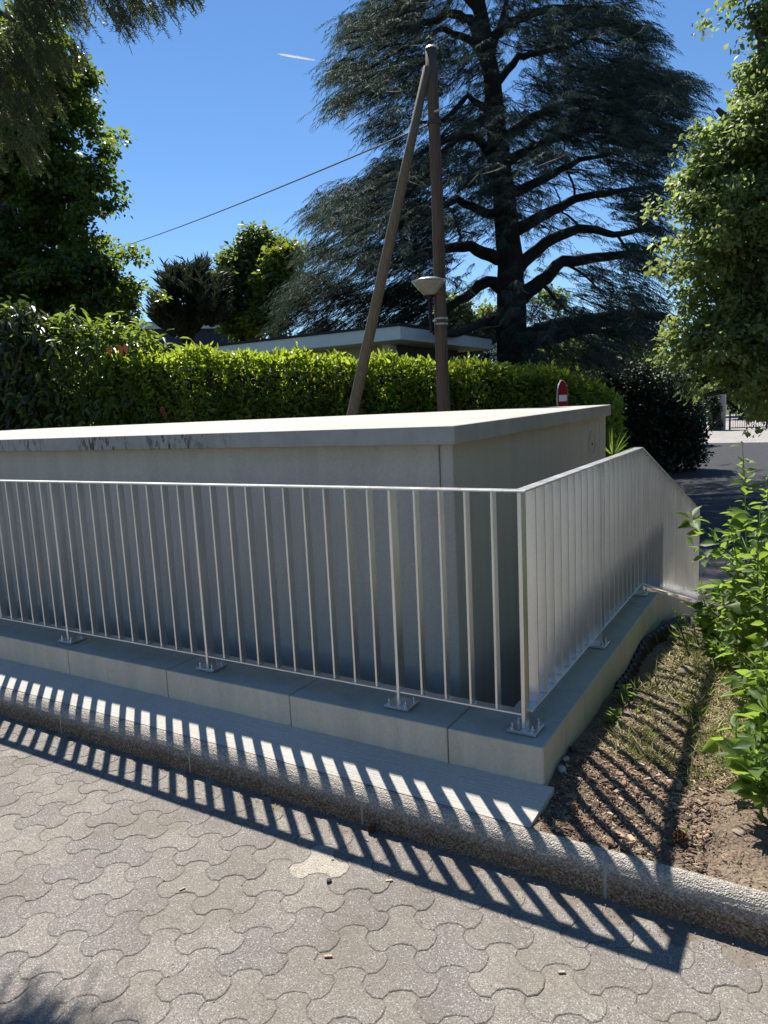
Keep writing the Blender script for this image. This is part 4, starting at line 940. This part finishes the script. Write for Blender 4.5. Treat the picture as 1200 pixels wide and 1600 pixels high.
# ================================================================== WEEDS IN THE BED
WL = (np.array([(0, 0, 0), (.22, .14, .05), (.46, .34, .09), (.40, .58, .08), (.18, .82, .0), (0, 1, -.10), (-.18, .82, .0), (-.40, .58, .08), (-.46, .34, .09), (-.22, .14, .05), (0, .34, 0), (0, .66, -.02)]),
      np.array([(0, 1, 10), (1, 2, 10), (2, 3, 10), (3, 11, 10), (3, 4, 11), (4, 5, 11), (5, 6, 11), (6, 7, 11), (7, 10, 11), (7, 8, 10), (8, 9, 10), (9, 0, 10)]))
def weed(label, base, top, nleaf, L, wr=.50, spread=1., lean=0., stemr=.007, mat='leaf_weed', tipfrac=.12, side=0, group=None):
    base = np.array(base, float); top = np.array(top, float)
    t0 = empty('weed_plant', base, label, 'plant', group)
    ax = top-base; H = np.linalg.norm(ax); mid = (base+top)/2+rng.normal(0, .03*H, 3)*np.array([1, 1, 0])
    def q(t): t = np.asarray(t)[..., None]; return base*(1-t)**2+2*mid*t*(1-t)+top*t*t
    m = MB(); ts = np.linspace(0, 1, 7); m.tube(list(q(ts)), [stemr*(1-.7*t) for t in ts], 6)
    st = m.build('stem', 'leaf_weed', t0, smooth=True)
    pos, dr, nr, ln = [], [], [], []
    ga = rng.random()*6.28
    brs = []
    for b_ in range(side):
        tb_ = rng.uniform(.15, .7); a = rng.random()*6.28; p0 = q(np.array(tb_)); e = p0+np.array([math.cos(a), math.sin(a), rng.uniform(.4, 1.)])*H*rng.uniform(.12, .24); brs.append((p0, e))
        m = MB(); m.tube([p0, (p0+e)/2+(0, 0, -.01), e], [stemr*.6, stemr*.45, stemr*.25], 5); m.build('side_stem', 'leaf_weed', t0, smooth=True)
    for k in range(nleaf):
        if brs and rng.random() < .5:
            p0, e = brs[rng.integers(len(brs))]; tt = rng.uniform(.25, 1.); p = p0+(e-p0)*tt; t = .6
        else:
            t = .12+.88*(k/nleaf)**.9; p = q(np.array(t))
        ga += 2.4+rng.normal(0, .3); out = np.array([math.cos(ga), math.sin(ga), 0])
        sz = L*.84*(1-.62*max(0, (t-.55)/.45))*rng.uniform(.45, 1.25)
        up = .15+.7*t+rng.normal(0, .18)-.25*(rng.random() < .3)
        dd = unit(out*spread+np.array([0, 0, up])); pet = p+dd*sz*.22
        pos.append(pet); dr.append(unit(dd+np.array([0, 0, -.35])+rng.normal(0, .28, 3))); nr.append(unit(np.array([0, 0, 1.])-dd*dd[2]+rng.normal(0, .5, 3))); ln.append(sz)
    ln = np.array(ln)
    leaf_objects('leaf', WL, np.array(pos), np.array(dr), np.array(nr), ln, ln*wr/.92*rng.uniform(.85, 1.15, len(ln)), mat, t0)
    return t0
def gb_(x, y): return np.array([x, y, bz(x, y)-.01])
def topat(px, py, base): d = ray(px, py); k = (base[1]-CAM[1]+.0)/d[1]; return CAM+d*k
WEEDS = [
 ('tallest weed with a leafless seed tip rising above the others', (.70, 1.35), (1160, 692), 44, .13, 2),
 ('bushy weed left of the tallest one, reaching over the railing end', (.60, 1.75), (1092, 915), 26, .10, 2),
 ('leafy weed filling the gap below the tallest tip', (.74, 1.15), (1140, 815), 40, .12, 6),
 ('dense weed against the right edge beneath the tallest tip', (.83, 1.0), (1188, 790), 40, .13, 6),
 ('mid-height weed with broad leaves at the right edge', (.86, .75), (1190, 905), 34, .13, 5),
 ('weed with drooping grey-green leaves at the right edge', (.82, .45), (1192, 1010), 20, .15, 3),
 ('weed with pointed bright leaves leaning over the bare soil', (.79, .22), (1150, 1130), 13, .14, 1),
 ('low leafy weed in the lower right corner of the bed', (.87, .02), (1180, 1140), 26, .12, 3),
 ('weed with small leaves behind the lower right clump', (.88, .55), (1195, 1090), 26, .11, 4),
 ('low bushy weed beside the sloping curb', (.55, 1.95), (1090, 960), 30, .09, 5),
 ('small broad-leaved seedling leaning on the sloping curb', (.40, 1.72), (1055, 950), 9, .085, 0),
 ('shaded weed deep behind the bushy ones', (.76, 2.2), (1145, 880), 30, .11, 4),
 ('weed spreading behind the tallest stem towards the drive', (.95, 2.0), (1175, 830), 36, .12, 6),
 ('low weed at the back of the dry grass', (.66, 1.45), (1110, 1000), 24, .09, 4),
 ('leafy weed at the right edge level with the railing top', (.90, 1.45), (1196, 740), 40, .13, 4),
 ('young weed filling the lower right edge', (.90, .25), (1196, 1060), 26, .13, 3),
 ('tangled weed in front of the sloping curb end', (.66, 1.6), (1158, 905), 30, .10, 3)]
for lab, (x, y), tp, nl, L, sd_ in WEEDS:
    b0 = gb_(x, y); weed(lab, b0, topat(*tp, b0), int(nl*(3.6 if sd_ > 1 else 1.5)), L, side=int(sd_*2))
# low seedlings
for lab, x, y, nl, L, h in [('small jagged seedling beside the kerb', .62, -.20, 9, .05, .06), ('low dark plant in the shade of the curb corner', .22, .55, 22, .07, .09), ('low leafy plant further back along the curb', .20, .85, 24, .075, .10), ('trailing plant at the edge of the curb shade', .33, .72, 14, .06, .07), ('tiny seedling near the lower right kerb', .80, -.24, 5, .03, .03), ('pale little weed in the middle of the bare soil', .40, .45, 8, .045, .04)]:
    b0 = gb_(x, y); weed(lab, b0, b0+np.array([.02, .01, h]), nl, L, wr=.5, spread=1.5, stemr=.003)
# dry grass tufts (uncountable)
def grass(name, label, n, xr, yr, L, w, mat, flat=.7):
    P = np.c_[rng.uniform(*xr, n), rng.uniform(*yr, n), np.zeros(n)]
    cl = np.c_[rng.uniform(*xr, 40), rng.uniform(*yr, 40)]; pick = cl[rng.integers(0, 40, n)]; use = rng.random(n) < .75
    P[:, :2] = np.where(use[:, None], pick+rng.normal(0, .035, (n, 2)), P[:, :2]); P[:, 0] = np.maximum(P[:, 0], .14)
    P[:, 2] = bed_z(P[:, 0], P[:, 1])+rng.uniform(0, .006, n)
    d = unit(np.c_[rng.normal(0, 1, (n, 2)), np.abs(rng.normal(.0, flat, n))]); ln = L*rng.uniform(.4, 1.3, n)
    o = cloud(name, STRAND, P, d, unit(rdir(n)+np.array([0, 0, 1.])), ln, w*rng.uniform(.7, 1.3, n), mat); tag(o, label, 'grass', kind='stuff')
grass('dry_grass', 'dry straw-coloured grass matted on the planting bed', 4600, (.28, .90), (.25, 1.9), .075, .0042, 'straw', .35)
grass('green_grass', 'sparse green grass blades growing through the planting bed', 2600, (.22, .9), (.2, 2.2), .09, .005, 'grass', .8)
grass('back_grass', 'rough grass growing behind the weeds', 5200, (.3, 2.6), (1.6, 5.6), .16, .007, 'grass', 1.)

# ---- mulch, chips, stones, cones, litter
def chips(name, label, n, xr, yr, L, mat):
    me = None
    P = np.c_[rng.uniform(*xr, n), rng.uniform(*yr, n), np.zeros(n)]; P[:, 2] = bed_z(P[:, 0], P[:, 1])+.007+rng.random(n)*.006
    a = rng.random(n)*6.28; V0 = np.array([(-.5, -.5, -.5), (.5, -.5, -.5), (.45, .5, -.5), (-.4, .5, -.5), (-.45, -.45, .5), (.5, -.4, .5), (.4, .45, .5), (-.4, .5, .4)])
    F0 = np.array([(0, 3, 2, 1), (4, 5, 6, 7), (0, 1, 5, 4), (1, 2, 6, 5), (2, 3, 7, 6), (3, 0, 4, 7)])
    l = L*rng.uniform(.3, 1.2, n)**1.3; w = l*rng.uniform(.15, .6, n); h = l*rng.uniform(.06, .2, n)
    Rm = frames(np.c_[np.cos(a), np.sin(a), rng.normal(0, .2, n)], unit(np.c_[rng.normal(0, .25, (n, 2)), np.ones(n)]))
    Q = np.einsum('nij,nkj->nki', Rm, V0[None]*np.stack([w, l, h], -1)[:, None])+P[:, None]
    fc = (F0[None]+(np.arange(n)*8)[:, None, None]).reshape(-1, 4)
    o = link(bpy.data.objects.new(name, npmesh(name, Q.reshape(-1, 3), fc, mat))); tag(o, label, 'mulch', kind='stuff')
chips('wood_mulch', 'brown wood mulch scattered over the soil beside the kerb', 1500, (.15, .72), (-.325, .32), .022, 'chip')
chips('fine_mulch', 'fine chips and crumbs scattered over the whole bed', 3600, (.15, 1.1), (-.325, 1.3), .012, 'chip')
n = 7000; P = np.c_[.15+np.abs(rng.normal(0, .33, n)), rng.uniform(-.325, .6, n), np.zeros(n)]; P[:, 2] = bed_z(P[:, 0], P[:, 1])+rng.uniform(.006, .018, n)
o = cloud('bark_fibres', STRAND, P, unit(np.c_[rng.normal(0, 1, (n, 2)), rng.normal(0, .18, n)]), unit(rdir(n)*.4+np.array([0, 0, 1.])), rng.uniform(.008, .032, n), rng.uniform(.0012, .003, n), 'chip'); tag(o, 'shredded bark fibres strewn over the soil by the kerb', 'mulch', kind='stuff')
bigchip = MB().add([(-.5, -.5, -.5), (.5, -.4, -.5), (.42, .5, -.5), (-.35, .45, -.5), (-.45, -.42, .5), (.5, -.3, .5), (.35, .5, .5), (-.3, .4, .5)], [(0, 3, 2, 1), (4, 5, 6, 7), (0, 1, 5, 4), (1, 2, 6, 5), (2, 3, 7, 6), (3, 0, 4, 7)]).mesh('wood_chip', 'chip')
for k in range(46):
    x, y = rng.uniform(.17, .68), rng.uniform(-.31, .33); o = link(bpy.data.objects.new('wood_chip', bigchip)); L = rng.uniform(.022, .05)
    o.location = (x, y, bz(x, y)+.014); o.scale = (L*rng.uniform(.3, .6), L, .007); o.rotation_euler = (rng.normal(0, .2), rng.normal(0, .2), rng.random()*6.28)
    tag(o, 'large flat wood chip lying on the mulch between the kerb and the curb', 'wood chip', 'large chips on the mulch')
def pebble_mesh(name, mat):
    bm = bmesh.new(); bmesh.ops.create_icosphere(bm, subdivisions=2, radius=1.)
    for v in bm.verts: v.co *= 1+.22*mn.noise(v.co*1.4+Vector((len(name), 3, 1)))
    me = bpy.data.meshes.new(name); bm.to_mesh(me); bm.free(); me.materials.append(MAT[mat]); me.polygons.foreach_set('use_smooth', [True]*len(me.polygons)); return me
def pebble(lab, x, y, z, r, mat, name='pebble', cat='stone', flat=.7, group=None):
    o = link(bpy.data.objects.new(name, pebble_mesh(name, mat))); o.location = (x, y, z); o.scale = (r, r*1.25, r*flat); o.rotation_euler = (0, 0, rng.random()*6.28); tag(o, lab, cat, group)
pebble('round white pebble at the foot of the curb corner', .145, .02, bz(.145, .02)+.012, .017, 'pebble_grey', flat=.9)
pebble('grey pebble behind the white one against the curb', .14, .10, bz(.14, .1)+.01, .015, 'pebble_grey')
pebble('darker pebble furthest along the curb foot', .14, .20, bz(.14, .2)+.01, .018, 'pebble_dark')
pebble('pale flat stone on the bare soil near the seedling', .80, -.08, bz(.8, -.08)+.002, .018, 'stone_brown', flat=.4)
pebble('large pale stone in the dry grass', .43, 1.32, bz(.43, 1.32)+.015, .045, 'stone_brown', flat=.6)
pebble('small dark pebble on the pale paver', *on_z(514, 1374, .008)[:2], .005, .010, 'pebble_dark', flat=.5)
def cone(lab, p, r, mat):
    root = empty('pine_cone', p, lab, 'pine cone')
    bm = bmesh.new(); bmesh.ops.create_uvsphere(bm, u_segments=8, v_segments=6, radius=.62*r); me = bpy.data.meshes.new('core'); bm.to_mesh(me); bm.free(); me.materials.append(MAT[mat])
    o = link(bpy.data.objects.new('core', me), root); o.location = (0, 0, .7*r)
    n = 70; k = np.arange(n)+.5; ph = np.arccos(1-2*k/n); th = np.pi*(1+5**.5)*k
    dd = np.c_[np.cos(th)*np.sin(ph), np.sin(th)*np.sin(ph), np.cos(ph)]; P = np.array(p)+np.array([0, 0, .7*r])+dd*.45*r
    cloud('scales', LEAF6, P, unit(dd+np.array([0, 0, .35])), np.cross(dd, rdir(n)), np.full(n, .55*r), np.full(n, .42*r), mat, root)
cone('dark pine cone lying against the kerb on the paving', on_z(581, 1300, .002), .021, 'rusted')
cone('brown pine cone on the mulch by the strip end', (*on_z(896, 1266, .16)[:2], .145), .020, 'cone_brown')
cone('large dark cone in the railing shadow on the soil', (*on_z(1062, 1312, .16)[:2], .145), .030, 'rusted')
splinter = bigchip.copy(); splinter.materials[0] = MAT['pale_wood']
for lab, a, L, ang_ in [('short pale wood splinter on the paving in front of the railing shadow', (608, 1375), .030, .2), ('tan wood splinter in the lower middle of the paving', (513, 1493), .028, .1), ('pale wood bit in the railing shadow near the kerb', (390, 1256), .024, 1.2), ('light wood chip beside the dark cone on the paving', (573, 1312), .022, -.6), ('dark curled leaf bit on the right of the paving', (878, 1518), .024, .1), ('small ochre crumb on the pale paver', (520, 1342), .012, .4), ('thin twig standing out on the paving left of centre', (285, 1388), .024, .7)]:
    p = on_z(a[0], a[1], .004); o = link(bpy.data.objects.new('wood_splinter', bigchip)); o.location = (p[0], p[1], .0055); o.scale = (L*.32, L, .0035); o.location.z = .0025; o.data = splinter; o.rotation_euler = (0, 0, ang_+1.57+.5); tag(o, lab, 'wood chip')
cr_n = 1700; P = np.c_[rng.uniform(-3.3, 1.4, cr_n), -.412-np.abs(rng.normal(0, .07, cr_n)), rng.uniform(0, .002, cr_n)]
P2 = np.c_[rng.uniform(-2.5, 1.2, 300), rng.uniform(-1.7, -.42, 300), np.zeros(300)]; P = np.concatenate([P, P2]); n = len(P)
o = cloud('grit', LEAF2, P, unit(np.c_[rng.normal(0, 1, (n, 2)), rng.normal(0, .2, n)]), unit(rdir(n)*.5+np.array([0, 0, 1.])), rng.uniform(.003, .010, n), rng.uniform(.002, .006, n), 'chip'); tag(o, 'fine grit and leaf crumbs swept along the foot of the kerb', 'grit', kind='stuff')
